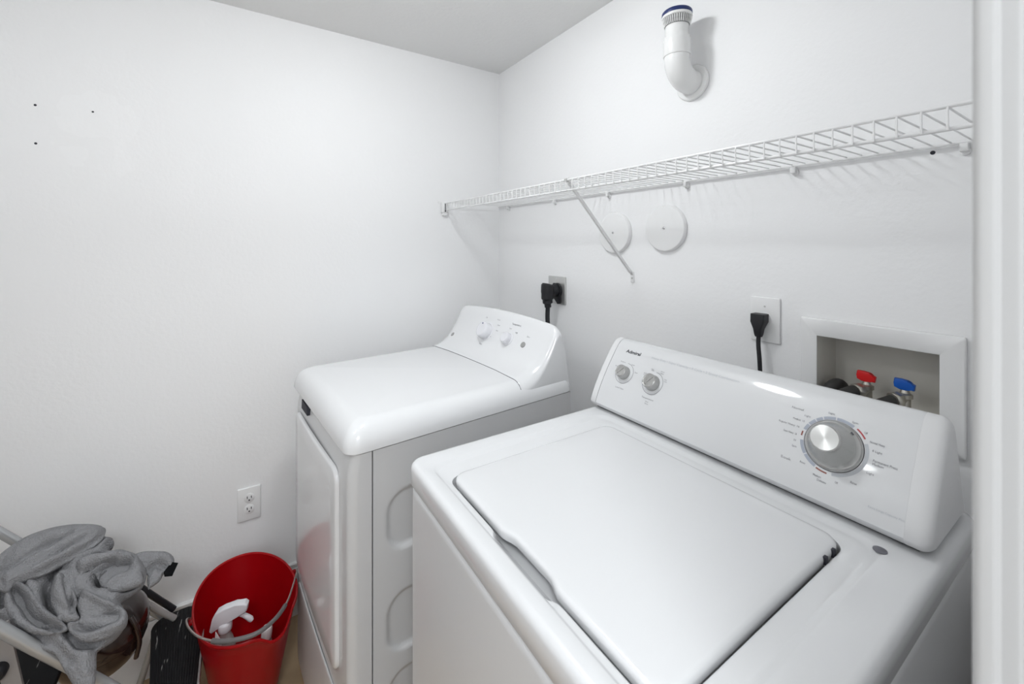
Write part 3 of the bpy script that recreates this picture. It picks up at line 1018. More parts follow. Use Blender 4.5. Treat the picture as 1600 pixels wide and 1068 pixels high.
# steel outlet with the dryer plug
t = thing('range_outlet', 'square steel outlet plate on the back wall above the dryer console', 'outlet', (0.482, 0, 1.272))
b = bmesh.new(); box(b, (-0.056, -0.008, -0.058), (0.056, -0.0003, 0.058), 0.003); pl = link('plate', b, M['steel'], t)
b = bmesh.new(); lathe(b, [(0.031, 0.006), (0.031, 0.011), (0.029, 0.0125), (0, 0.0125)], (0.008, 0, 0.000), (0, -1, 0), 36); link('receptacle', b, M['black'], t)
for z in (0.046, -0.046):
    b = bmesh.new(); lathe(b, [(0.003, 0.0075), (0.003, 0.009), (0, 0.0095)], (0.0, 0, z), (0, -1, 0), 14); link('screw', b, M['chrome'], pl)
t = thing('dryer_power_cord', 'thick black power cord and angled plug in the steel outlet behind the dryer', 'cord', (0.482, -0.0125, 1.272))
def Q(p):
    return (p[0] - 0.482, p[1] + 0.0125, p[2] - 1.272)
b = bmesh.new()
prism(b, [(0.462, 1.242), (0.462, 1.290), (0.472, 1.302), (0.505, 1.302), (0.517, 1.290), (0.517, 1.218), (0.500, 1.215), (0.480, 1.235)], 'y', -0.018, -0.0128, 0.001)
lathe(b, [(0.026, 0.018), (0.026, 0.030), (0.023, 0.034), (0.022, 0.045)], (0.488, 0, 1.272), (0, -1, 0), 24)
bmesh.ops.translate(b, verts=b.verts, vec=(-0.482, 0.0125, -1.272))
pg = link('plug', b, M['black'], t)
b = bmesh.new()
tube(b, smooth_path([Q(p) for p in ((0.488, -0.058, 1.302), (0.488, -0.060, 1.292), (0.488, -0.061, 1.267), (0.488, -0.061, 1.240), (0.488, -0.060, 1.222), (0.488, -0.058, 1.204))], 4), 0.02, 16,
     rs=[0.010] + [0.024] * 2 + [0.0275] * 6 + [0.026] * 4 + [0.021] * 4 + [0.014] * 4)
link('plug_body', b, M['black'], pg)
b = bmesh.new()
tube(b, smooth_path([Q(p) for p in ((0.488, -0.058, 1.215), (0.487, -0.060, 1.16), (0.500, -0.064, 1.08), (0.510, -0.075, 0.98), (0.50, -0.070, 0.80), (0.48, -0.068, 0.60), (0.46, -0.068, 0.42))], 6), 0.0095, 12)
link('cord', b, M['black'], t)

# white single outlet with the washer plug
t = thing('power_outlet', 'white single outlet plate on the back wall behind the washing machine', 'outlet', (1.326, 0, 1.274))
b = bmesh.new(); box(b, (-0.0355, -0.0065, -0.0575), (0.0355, -0.0003, 0.0575), 0.0025); pl = link('plate', b, M['plate'], t)
b = bmesh.new(); lathe(b, [(0.0175, 0.006), (0.0175, 0.0075), (0.0165, 0.0085), (0, 0.0085)], (0, 0, 0.002), (0, -1, 0), 32); link('receptacle', b, M['plate'], t)
b = bmesh.new(); lathe(b, [(0.0025, 0.006), (0.0025, 0.0072), (0, 0.0076)], (0, 0, 0.034), (0, -1, 0), 14); link('screw', b, M['steel'], pl)
t = thing('washer_power_cord', 'thin black power cord plugged into the white outlet, running down behind the washer console', 'cord', (1.326, -0.0086, 1.274))
def Q2(p):
    return (p[0] - 1.326, p[1] + 0.0086, p[2] - 1.274)
b = bmesh.new()
L = []
for z, hx, hy0, hy1 in ((1.288, 0.0145, -0.030, -0.0088), (1.290, 0.0165, -0.034, -0.0088), (1.2895, 0.0170, -0.036, -0.0088), (1.270, 0.0165, -0.038, -0.0088), (1.262, 0.0135, -0.038, -0.012), (1.252, 0.0100, -0.037, -0.015), (1.238, 0.0085, -0.035, -0.018), (1.232, 0.0070, -0.033, -0.020)):
    L.append([Q2((1.321 + p[0], p[1], p[2])) for p in rr_loop(-hx, hx, hy0, hy1, 0.003, z, 2, 3)])
bridge(b, L[1:], True, True)
link('plug', b, M['black'], t)
b = bmesh.new()
tube(b, smooth_path([Q2(p) for p in ((1.321, -0.027, 1.236), (1.321, -0.028, 1.21), (1.325, -0.030, 1.17), (1.328, -0.033, 1.12), (1.330, -0.040, 1.05), (1.33, -0.050, 0.98), (1.33, -0.050, 0.88))], 6), 0.0052, 10)
link('cord', b, M['black'], t)

# left wall duplex outlet
t = thing('wall_outlet', 'white duplex outlet plate low on the left wall above the red bucket', 'outlet', (0, -1.107, 0.4875))
b = bmesh.new(); box(b, (0.0003, -0.0375, -0.062), (0.0068, 0.0375, 0.062), 0.003); pl = link('plate', b, M['plate'], t)
for z in (0.0225, -0.0195):
    b = bmesh.new()
    lathe(b, [(0.0172, 0.006), (0.0172, 0.0078), (0.0162, 0.0084), (0, 0.0084)], (0, 0.0, z), (1, 0, 0), 28)
    rc = link('receptacle', b, M['plate'], t)
    b = bmesh.new()
    for yy in (-0.0065, 0.0065):
        box(b, (0.0083, yy - 0.0013, z - 0.001), (0.0088, yy + 0.0013, z + 0.008))
    lathe(b, [(0.0026, 0.0083), (0.0026, 0.0088), (0, 0.0088)], (0, 0, z - 0.0075), (1, 0, 0), 12)
    link('socket_slots', b, M['dark'], rc)

# washer outlet box
t = thing('washer_outlet_box', 'white recessed valve box in the back wall with red and blue taps', 'outlet box', (1.546, 0, 1.177))
def B_(p):
    return (p[0] - 1.546, p[1], p[2] - 1.177)
b = bmesh.new()
FX0, FX1, FZ0, FZ1 = 1.409, 1.6835, 1.0665, 1.2945
def rl(x0, x1, z0, z1, r, y):
    return [B_((p[0], y, p[1])) for p in rr_loop(x0, x1, z0, z1, r, 0, 4, 4)]
bridge(b, [rl(FX0, FX1, FZ0, FZ1, 0.003, -0.0004), rl(FX0, FX1, FZ0, FZ1, 0.003, -0.0085), rl(FX0 + 0.002, FX1 - 0.002, FZ0 + 0.002, FZ1 - 0.002, 0.003, -0.0105),
           rl(BX0 - 0.001, BX1 + 0.001, BZ0 - 0.001, BZ1 + 0.001, 0.0015, -0.0115), rl(BX0 + 0.0005, BX1 - 0.0005, BZ0 + 0.0005, BZ1 - 0.0005, 0.001, -0.0105), rl(BX0 + 0.0005, BX1 - 0.0005, BZ0 + 0.0005, BZ1 - 0.0005, 0.001, -0.0004)])
link('frame', b, M['plate'], t)
b = bmesh.new()
bridge(b, [rl(BX0 + 0.0006, BX1 - 0.0006, BZ0 + 0.0006, BZ1 - 0.0006, 0.001, -0.009), rl(BX0 + 0.001, BX1 - 0.001, BZ0 + 0.001, BZ1 - 0.001, 0.001, 0.0), rl(BX0 + 0.004, BX1 - 0.003, BZ0 + 0.003, BZ1 - 0.003, 0.004, 0.085), rl(BX0 + 0.012, BX1 - 0.012, BZ0 + 0.01, BZ1 - 0.01, 0.004, 0.086)], cap1=True)
link('box_liner', b, M['boxin'], t, label='grey-beige inside of the box')
for x, m_, lab in ((1.5275, 'valvered', 'red tap handle'), (1.591, 'valveblue', 'blue tap handle')):
    b = bmesh.new()
    yv = 0.020
    lathe(b, [(0.012, 0.008), (0.012, 0.020), (0.0095, 0.024), (0.0095, 0.048), (0.0125, 0.050), (0.0125, 0.058), (0.008, 0.060), (0.006, 0.066)], B_((x, yv, 1.100)), (0, 0, 1), 20)
    lathe(b, [(0.010, 0.0), (0.010, 0.014), (0.0155, 0.015), (0.0165, 0.017), (0.0165, 0.027), (0.0150, 0.029)], B_((x, yv, 1.149)), (-0.45, -0.88, -0.12), 8)
    vv = link('valve', b, M['nickel'], t, label='dull metal valve')
    b = bmesh.new()
    poly = [(-0.0170, 1.1785), (-0.0165, 1.1700), (-0.008, 1.1660), (0.0035, 1.1655), (0.0065, 1.1690), (0.0150, 1.1675), (0.0165, 1.1790), (0.0075, 1.1825), (0.0055, 1.1865), (-0.0050, 1.1880), (-0.0160, 1.1875)]
    prism(b, [(x + u - 1.546, v - 1.177) for u, v in poly], 'y', yv - 0.006, yv + 0.005, 0.0018)
    link('handle', b, M[m_], vv, label=lab)
hoses = (
    ('black rubber water hose running from the red tap', (1.5275, 0.020, 1.141), ((1.519, 0.002, 1.1470), (1.508, -0.016, 1.1430), (1.493, -0.038, 1.128), (1.480, -0.055, 1.08), (1.48, -0.060, 1.00), (1.48, -0.060, 0.85)), 0.0125),
    ('black rubber water hose running from the blue tap', (1.591, 0.020, 1.141), ((1.582, 0.002, 1.1470), (1.571, -0.016, 1.1420), (1.554, -0.038, 1.127), (1.540, -0.055, 1.08), (1.54, -0.060, 1.00), (1.54, -0.060, 0.85)), 0.0105),
    ('wide black drain hose bent over at the left of the valve box', (1.485, 0.04, 1.13), ((1.476, 0.045, 1.112), (1.476, 0.040, 1.132), (1.475, 0.022, 1.1440), (1.472, 0.002, 1.143), (1.466, -0.020, 1.125), (1.452, -0.045, 1.08), (1.435, -0.062, 1.00), (1.435, -0.062, 0.85)), 0.0140))
for lab, p_, pts, r in hoses:
    b = bmesh.new()
    tube(b, smooth_path([(q[0] - p_[0], q[1] - p_[1], q[2] - p_[2]) for q in pts], 7), r, 16)
    hn = 'drain_hose' if 'drain' in lab else 'water_hose'
    o = link(hn, b, M['hose'], loc=p_)
    tag(o, lab, 'hose', group='hoses at the valve box' if hn == 'water_hose' else None)

# old screw holes in the walls
def hole(p, ax, lab, r=0.0035):
    b = bmesh.new()
    lathe(b, [(r, 0.0002), (r * 0.8, 0.0007), (0, 0.0003)], (0, 0, 0), ax, 12)
    o = link('screw_hole', b, M['dark'], loc=p)
    tag(o, lab, 'hole', group='old screw holes in the walls')
hole((0, -1.664, 1.894), (1, 0, 0), 'small dark screw hole, upper of the two leftmost in the left wall')
hole((0, -1.663, 1.7765), (1, 0, 0), 'small dark screw hole, lower of the two leftmost in the left wall')
hole((0, -1.536, 1.895), (1, 0, 0), 'small dark screw hole beside the pale paint patch, right of two others', 0.003)
hole((1.637, 0, 1.6475), (0, -1, 0), 'small dark screw hole just under the right end of the wire shelf', 0.004)

# ------------------------------------------------------------------ red bucket
BC = (0.266, -1.122)
BR = math.radians(10)
bk = thing('bucket', 'oval red plastic bucket with a wire handle standing before the dryer', 'bucket', (BC[0], BC[1], 0), BR)
def brim(a, s, z, lift=True):
    """bucket outline; a=0 is the +x (room) end, s scales from floor (0) to rim (1)"""
    ax_ = 0.112 + (0.205 - 0.112) * s
    by_ = 0.080 + (0.138 - 0.080) * s
    c_, s_ = math.cos(a), math.sin(a)
    e = 2.15
    x = math.copysign(abs(c_) ** (2 / e), c_) * ax_
    y = math.copysign(abs(s_) ** (2 / e), s_) * by_ * (1 + 0.08 * c_)
    return x, y
def spout(a):
    # pouring dips in the rim near the front right
    q = math.atan2(math.sin(a - 0.30), math.cos(a - 0.30))
    return math.exp(-(abs(q) / 0.27) ** 3)
N = 96
HB = 0.342
outer = [(0.0, 0.0), (0.0, 0.004), (0.03, 0.02), (0.30, 0.11), (0.62, 0.22), (0.86, 0.30), (0.93, 0.322), (0.97, 0.328), (1.02, 0.333), (1.025, 0.339), (1.0, HB), (0.965, 0.339), (0.945, 0.328), (0.86, 0.296), (0.60, 0.215), (0.28, 0.11), (0.02, 0.024), (-0.1, 0.012)]
b = bmesh.new()
L = []
for j, (s, z) in enumerate(outer):
    ring = []
    for k in range(N):
        a = 2 * PI * k / N
        sp = spout(a) * sstep(0.2, 0.34, z)
        x, y = brim(a, s, z)
        if j > 10:
            x -= math.cos(a) * 0.0025; y -= math.sin(a) * 0.0025
        ring.append((x * (1 + 0.02 * sp), y * (1 + 0.02 * sp), z - 0.038 * sp))
    L.append(ring)
bridge(b, L, True, True)
link('pail', b, M['red'], bk, smooth=50)
# bail resting on the rim
cb, sb = math.cos(BR), math.sin(BR)
def K(p):
    x, y = p[0] - BC[0], p[1] - BC[1]
    return (x * cb + y * sb, -x * sb + y * cb, p[2])
bail = [(0.262, -1.262, 0.318), (0.270, -1.270, 0.330), (0.300, -1.271, 0.345), (0.340, -1.262, 0.351), (0.390, -1.238, 0.354), (0.430, -1.203, 0.355), (0.458, -1.160, 0.355), (0.472, -1.100, 0.355), (0.448, -1.050, 0.355), (0.400, -1.015, 0.354), (0.340, -0.994, 0.350), (0.280, -0.978, 0.342), (0.235, -0.968, 0.330), (0.220, -0.972, 0.316)]
bp = smooth_path([K(p) for p in bail], 6)
b = bmesh.new(); tube(b, bp, 0.0028, 10)
hd = link('handle', b, M['bail'], bk, label='wire handle lying on the rim')
i0, i1 = int(len(bp) * 0.38), int(len(bp) * 0.69)
b = bmesh.new(); tube(b, bp[i0:i1], 0.0062, 12); link('grip', b, M['grip'], hd, label='grey plastic grip')
for p in ((0.262, -1.262, 0.312), (0.218, -0.978, 0.310)):
    b = bmesh.new(); q = K(p); dy = -1 if p[1] < BC[1] else 1
    lathe(b, [(0.011, -0.004), (0.011, 0.004), (0.009, 0.007), (0, 0.007)], q, (0, dy, 0), 20)
    link('handle_lug', b, M['red'], bk)

# spray bottle in the bucket
nd = Vector((0.30, 0.95, 0)).normalized()      # nozzle direction
SP = Vector((0.292, -1.176, 0.082))
t = thing('spray_bottle', 'white trigger spray bottle standing inside the red bucket', 'bottle', SP)
side_ = Vector((0, 0, 1)).cross(nd)
b = bmesh.new()
bridge(b, [[tuple(nd * p[0] + side_ * p[1] + Vector((0, 0, z))) for p in rr_loop(-a_, a_, -b_, b_, min(a_, b_) * 0.8, 0, 3, 5)] for z, a_, b_ in
           ((-0.052, 0.026, 0.020), (-0.048, 0.029, 0.023), (0.10, 0.029, 0.023), (0.135, 0.027, 0.021), (0.16, 0.020, 0.016), (0.175, 0.014, 0.013), (0.195, 0.014, 0.013))], True, True)
link('bottle', b, M['bottle'], t)
b = bmesh.new(); lathe(b, [(0.018, 0.185), (0.019, 0.187), (0.019, 0.205), (0.017, 0.208), (0.012, 0.213)], (0, 0, 0), (0, 0, 1), 28); link('collar', b, M['spray'], t)
b = bmesh.new()
hp = [(-0.040, 0.196), (-0.034, 0.188), (-0.018, 0.200), (0.004, 0.212), (0.030, 0.222), (0.056, 0.232), (0.062, 0.237), (0.064, 0.254), (0.056, 0.262), (0.030, 0.262), (0.0, 0.258), (-0.020, 0.250), (-0.032, 0.232)]
vs0 = [b.verts.new(nd * u - side_ * 0.0125 + Vector((0, 0, v))) for u, v in hp]
vs1 = [b.verts.new(nd * u + side_ * 0.0125 + Vector((0, 0, v))) for u, v in hp]
fs = [b.faces.new(vs0), b.faces.new(vs1[::-1])]
for i in range(len(hp)):
    j = (i + 1) % len(hp)
    fs.append(b.faces.new((vs0[j], vs0[i], vs1[i], vs1[j])))
bmesh.ops.bevel(b, geom=list({e for f in fs[:2] for e in f.edges}), offset=0.004, segments=3, profile=0.5, affect='EDGES')
hd = link('spray_head', b, M['spray'], t)
b = bmesh.new()
tp = [nd * u + Vector((0, 0, v)) for u, v in ((0.040, 0.226), (0.052, 0.218), (0.062, 0.210), (0.070, 0.202), (0.074, 0.196))]
tube(b, tp, 0.007, 10, rs=[0.007, 0.007, 0.0078, 0.0085, 0.006]); link('trigger', b, M['spray'], hd)
# other things at the bottom of the bucket
b = bmesh.new(); box(b, (-0.04, -0.022, 0), (0.04, 0.022, 0.035), 0.006)
for i in range(10):
    pass
o = link('scrub_brush', b, M['black'], loc=(0.228, -1.110, 0.045)); tag(o, 'black scrubbing block lying inside the red bucket', 'brush'); o.rotation_euler = (0.15, 0.1, 0.5)
t = thing('cleaner_bottle', 'bottle with a white oval cap seen through the dip in the bucket rim', 'bottle', (0.308, -1.082, 0.030))
t.rotation_euler = (-0.09, 0.04, 0)
b = bmesh.new(); lathe(b, [(0.022, 0), (0.021, 0.004), (0.021, 0.145), (0.017, 0.165), (0.012, 0.17), (0.012, 0.185)], (0, 0, 0), (0, 0, 1), 24); link('body', b, M['greyplastic'], t)
b = bmesh.new(); lathe(b, [(0.0150, 0.176), (0.0155, 0.179), (0.0155, 0.204), (0.012, 0.210), (0, 0.211)], (0, 0, 0), (0, 0, 1), 24); link('cap', b, M['plate'], t)
b = bmesh.new(); prism(b, [(0.0, 0.0), (0.040, 0.005), (0.030, 0.19), (0.016, 0.22)], 'y', -0.0015, 0.0015)
o = link('plastic_scraper', b, M['plate'], loc=(0.324, -1.214, 0.080)); tag(o, 'pointed white plastic scraper leaning beside the spray bottle', 'scraper'); o.rotation_euler = (0, 0, 1.25)

# ------------------------------------------------------------------ step stool
t = thing('folding_step_stool', 'folding step stool with grey tube rails and a scratched black ribbed step', 'step stool', (0.26, -1.40, 0))
def Sx(p):
    return (p[0] - 0.26, p[1] + 1.40, p[2])
# ribbed step, its far end rounded
ZS = 0.235
b = bmesh.new()
poly = []
x_far, x_near, y_l, y_r = 0.078, 0.560, -1.376, -1.240
poly += [(x_near, y_l + 0.052), (x_near, y_r)]
rc = 0.045
poly += [(x_far + rc - rc * math.sin(a), y_r - rc + rc * math.cos(a)) for a in [PI / 2 * k / 6 for k in range(7)]]
poly += [(x_far + rc - rc * math.cos(a), y_l + rc - rc * math.sin(a)) for a in [PI / 2 * k / 6 for k in range(7)]]
prism(b, [(p[0] - 0.26, p[1] + 1.40) for p in poly], 'z', ZS - 0.022, ZS, 0.004)
stp = link('step', b, M['tread'], t)
b = bmesh.new()
k = 0
y = y_l + 0.012
while y < y_r - 0.008:
    off = 0.02 if (y < y_l + 0.03 or y > y_r - 0.03) else 0.008
    tube(b, [Sx((x_far + off, y, ZS)), Sx((x_near - 0.01, y + 0.052 * (y_r - y) / (y_r - y_l), ZS))], 0.0014, 5)
    y += 0.0075
link('tread_ribs', b, M['tread'], stp)
b = bmesh.new(); box(b, Sx((x_far + 0.03, y_r + 0.0005, ZS - 0.040)), Sx((x_near, y_r + 0.006, ZS - 0.004)), 0.001); link('step_edge', b, M['greyplastic'], stp, label='grey metal edge of the step')
# two side rails sloping up to the left
def rail(pts, r, lab, nm='rail', m=M['tube']):
    b = bmesh.new(); tube(b, smooth_path([Sx(p) for p in pts], 5), r, 16)
    return link(nm, b, m, t, label=lab)
rail([(0.07, -1.80, 0.745), (0.07, -1.72, 0.650), (0.07, -1.62, 0.530), (0.07, -1.45, 0.345), (0.075, -1.345, 0.222)], 0.0115, 'grey tube rail by the wall')
rail([(0.46, -1.86, 0.950), (0.455, -1.66, 0.690), (0.45, -1.545, 0.535), (0.445, -1.44, 0.395), (0.44, -1.385, 0.318), (0.43, -1.34, 0.26)], 0.0128, 'grey tube rail at the front')
rail([(0.07, -1.80, 0.745), (0.09, -1.86, 0.87), (0.20, -1.885, 0.945), (0.35, -1.885, 0.965), (0.46, -1.86, 0.950)], 0.0120, 'grey tube top loop', 'handrail')
rail([(0.115, -1.44, 0.43), (0.112, -1.385, 0.352), (0.105, -1.32, 0.262)], 0.0090, 'dark leg brace', 'brace', M['black'])
rail([(0.150, -1.415, 0.385), (0.145, -1.365, 0.315), (0.135, -1.315, 0.252)], 0.0085, 'grey plastic brace', 'brace', M['greyplastic'])
for xx in (0.100, 0.520):
    for yy, y2 in ((y_l + 0.012, -1.420), (y_r - 0.012, -1.200)):
        rail([(xx, yy, ZS - 0.02), (xx, (yy + y2) / 2, 0.11), (xx, y2, 0.012)], 0.0095, None, 'leg', M['tube'])
        b = bmesh.new(); lathe(b, [(0.013, 0), (0.013, 0.02), (0.010, 0.024)], Sx((xx, y2, 0)), (0, 0, 1), 14); link('foot', b, M['black'], t)
# upper step below the towel with its pale front edge and pivots
b = bmesh.new(); box(b, Sx((0.10, -1.66, 0.385)), Sx((0.43, -1.515, 0.405)), 0.005); us = link('step', b, M['tread'], t, label='upper black step under the towel')
b = bmesh.new(); box(b, Sx((0.431, -1.66, 0.380)), Sx((0.436, -1.505, 0.402)), 0.001); link('step_edge', b, M['plate'], us, label='pale metal edge of the upper step')
for p in ((0.444, -1.600, 0.500), (0.444, -1.570, 0.400)):
    b = bmesh.new(); lathe(b, [(0.018, -0.012), (0.018, 0.010), (0.014, 0.016), (0, 0.016)], Sx(p), (1, 0, 0), 20); link('pivot', b, M['black'], t)
b = bmesh.new()
bar(b, Vector(Sx((0.436, -1.600, 0.60))), Vector(Sx((0.436, -1.570, 0.395))), 0.008, 0.030); link('link_bar', b, M['greyplastic'], t)

# ------------------------------------------------------------------ dark vacuum canister under the towel
CC = Vector((0.262, -1.462, 0.385))
t = thing('vacuum_canister', 'glossy dark brown vacuum canister lying on the step stool under the towel', 'vacuum', CC)
ca = Vector((0.50, 0.55, 0.55)).normalized()
b = bmesh.new()
lathe(b, [(0.0, -0.115), (0.045, -0.110), (0.078, -0.092), (0.095, -0.060), (0.102, -0.02), (0.101, 0.006), (0.0, 0.006)], (0, 0, 0), (0.35, 0.12, 0.93), 40)
cn = link('dust_bowl', b, M['smoke'], t)
b = bmesh.new()
lathe(b, [(0.1005, 0.0065), (0.102, 0.010), (0.098, 0.030), (0.085, 0.052), (0.060, 0.070), (0.030, 0.080), (0.0, 0.082)], (0, 0, 0), (0.35, 0.12, 0.93), 40)
link('lid', b, M['smoke'], t)
b = bmesh.new()
tube(b, smooth_path([(0.060, 0.070, 0.048), (0.066, 0.082, 0.020), (0.058, 0.088, -0.030), (0.040, 0.078, -0.085)], 6), 0.006, 10)
link('bowl_rib', b, M['smoke'], t)

# ------------------------------------------------------------------ grey towel thrown over the stool
TP = Vector((0.3856, -1.4959, 0.5679))
tn = Vector((0.583889, 0.13867, 0.799902))
ta = Vector((-0.231067, 0.972938, 0))
tb = Vector((-0.778255, -0.184831, 0.60013))
OUT = [(-0.151, 0.146), (-0.133, 0.175), (-0.098, 0.2), (-0.059, 0.208), (-0.012, 0.202), (0.019, 0.19), (0.063, 0.162), (0.066, 0.133), (0.082, 0.118), (0.084, 0.099), (0.073, 0.088), (0.098, 0.077), (0.126, 0.051), (0.138, 0.021), (0.145, -0.006), (0.142, -0.025), (0.133, -0.041), (0.111, -0.048), (0.092, -0.053), (0.095, -0.07), (0.102, -0.097), (0.095, -0.115), (0.077, -0.13), (0.049, -0.136), (0.044, -0.143), (0.042, -0.179), (0.036, -0.207), (0.012, -0.195), (-0.01, -0.142), (-0.026, -0.1), (-0.052, -0.071), (-0.083, -0.025), (-0.109, 0.009), (-0.145, 0.055)]
FOLDS = [('r', 0.0193, 0.03, [(-0.094, 0.109), (-0.056, 0.104), (-0.0, 0.108), (0.061, 0.117)]), ('r', 0.0226, 0.03, [(-0.076, 0.185), (-0.024, 0.179), (0.05, 0.156)]), ('r', 0.0113, 0.022, [(0.006, 0.095), (0.014, 0.047), (0.021, 0.022), (0.046, -0.011), (0.074, -0.043), (0.094, -0.069), (0.1, -0.096), (0.089, -0.105), (0.066, -0.095), (0.033, -0.072), (0.002, -0.048)]), ('r', 0.0129, 0.03, [(0.009, 0.093), (0.048, 0.089), (0.098, 0.07), (0.12, 0.044), (0.119, 0.014)]), ('r', 0.0113, 0.022, [(0.021, 0.035), (0.041, 0.053), (0.066, 0.053), (0.084, 0.049)]), ('r', 0.0129, 0.03, [(0.076, 0.012), (0.107, -0.005), (0.13, -0.006), (0.134, 0.014)]), ('r', 0.0129, 0.03, [(-0.097, 0.103), (-0.066, 0.052), (-0.054, 0.009), (-0.037, -0.022), (-0.013, -0.042)]), ('r', 0.0113, 0.024, [(-0.082, 0.069), (-0.073, 0.02), (-0.053, -0.027), (-0.016, -0.056)]), ('r', 0.0113, 0.02, [(-0.104, 0.045), (-0.094, 0.005), (-0.068, -0.032)]), ('r', 0.0113, 0.022, [(-0.028, 0.07), (-0.024, 0.021), (-0.0, -0.008), (0.013, -0.03)]), ('r', 0.0097, 0.02, [(-0.017, 0.064), (-0.006, 0.034), (-0.008, 0.004)]), ('r', 0.0097, 0.02, [(-0.005, -0.052), (0.016, -0.096), (0.043, -0.119), (0.059, -0.13)]), ('r', 0.0129, 0.016, [(0.0, -0.1), (0.021, -0.126), (0.031, -0.166)]), ('r', 0.0081, 0.02, [(0.061, 0.123), (0.077, 0.115), (0.079, 0.099), (0.048, 0.1), (0.014, 0.101)]),
         ('g', 0.0081, 0.035, [(-0.092, 0.19), (-0.091, 0.152), (-0.097, 0.116), (-0.102, 0.073), (-0.111, 0.05)]), ('g', 0.0048, 0.03, [(0.006, 0.098), (0.036, 0.103), (0.061, 0.114)]), ('g', 0.0081, 0.045, [(-0.015, 0.1), (-0.03, 0.078), (-0.038, 0.049), (-0.037, 0.014), (-0.027, -0.022)]), ('g', 0.0097, 0.05, [(0.029, 0.057), (0.057, 0.066), (0.091, 0.053), (0.109, 0.036)]), ('g', 0.0145, 0.05, [(0.058, 0.011), (0.073, 0.022), (0.098, 0.025)]), ('g', 0.0064, 0.035, [(-0.083, 0.08), (-0.082, 0.04), (-0.069, -0.003), (-0.053, -0.024), (-0.032, -0.034)]), ('g', 0.0064, 0.03, [(-0.088, 0.058), (-0.08, -0.004), (-0.058, -0.038), (-0.011, -0.06)]), ('g', 0.0081, 0.04, [(0.009, -0.013), (0.018, -0.033), (0.015, -0.05)]), ('g', 0.0081, 0.035, [(-0.004, -0.053), (-0.0, -0.083), (0.016, -0.112), (0.043, -0.13)]), ('g', 0.0064, 0.02, [(0.005, -0.069), (0.032, -0.106), (0.054, -0.126)]), ('g', 0.0081, 0.025, [(-0.052, -0.055), (-0.026, -0.091), (-0.005, -0.136)]), ('g', 0.0081, 0.03, [(-0.127, 0.147), (-0.114, 0.11), (-0.117, 0.067)]), ('g', 0.0064, 0.03, [(0.081, -0.023), (0.112, -0.036), (0.135, -0.021)])]


def seg_dist(X, Y, pts):
    best = np.full(X.shape, 9.0)
    for (x0, y0), (x1, y1) in zip(pts, pts[1:]):
        dx, dy = x1 - x0, y1 - y0
        tt = np.clip(((X - x0) * dx + (Y - y0) * dy) / (dx * dx + dy * dy + 1e-12), 0, 1)
        best = np.minimum(best, np.hypot(X - x0 - tt * dx, Y - y0 - tt * dy))
    return best


def inside(X, Y, poly):
    r = np.zeros(X.shape, bool)
    n = len(poly)
    for i in range(n):
        x0, y0 = poly[i]; x1, y1 = poly[(i + 1) % n]
        c_ = ((y0 > Y) != (y1 > Y)) & (X < (x1 - x0) * (Y - y0) / (y1 - y0 + 1e-12) + x0)
        r ^= c_
    return r


def smooth2(pts, n=4):
    return [(v.x, v.y) for v in smooth_path([(p[0], p[1], 0) for p in pts], n)]


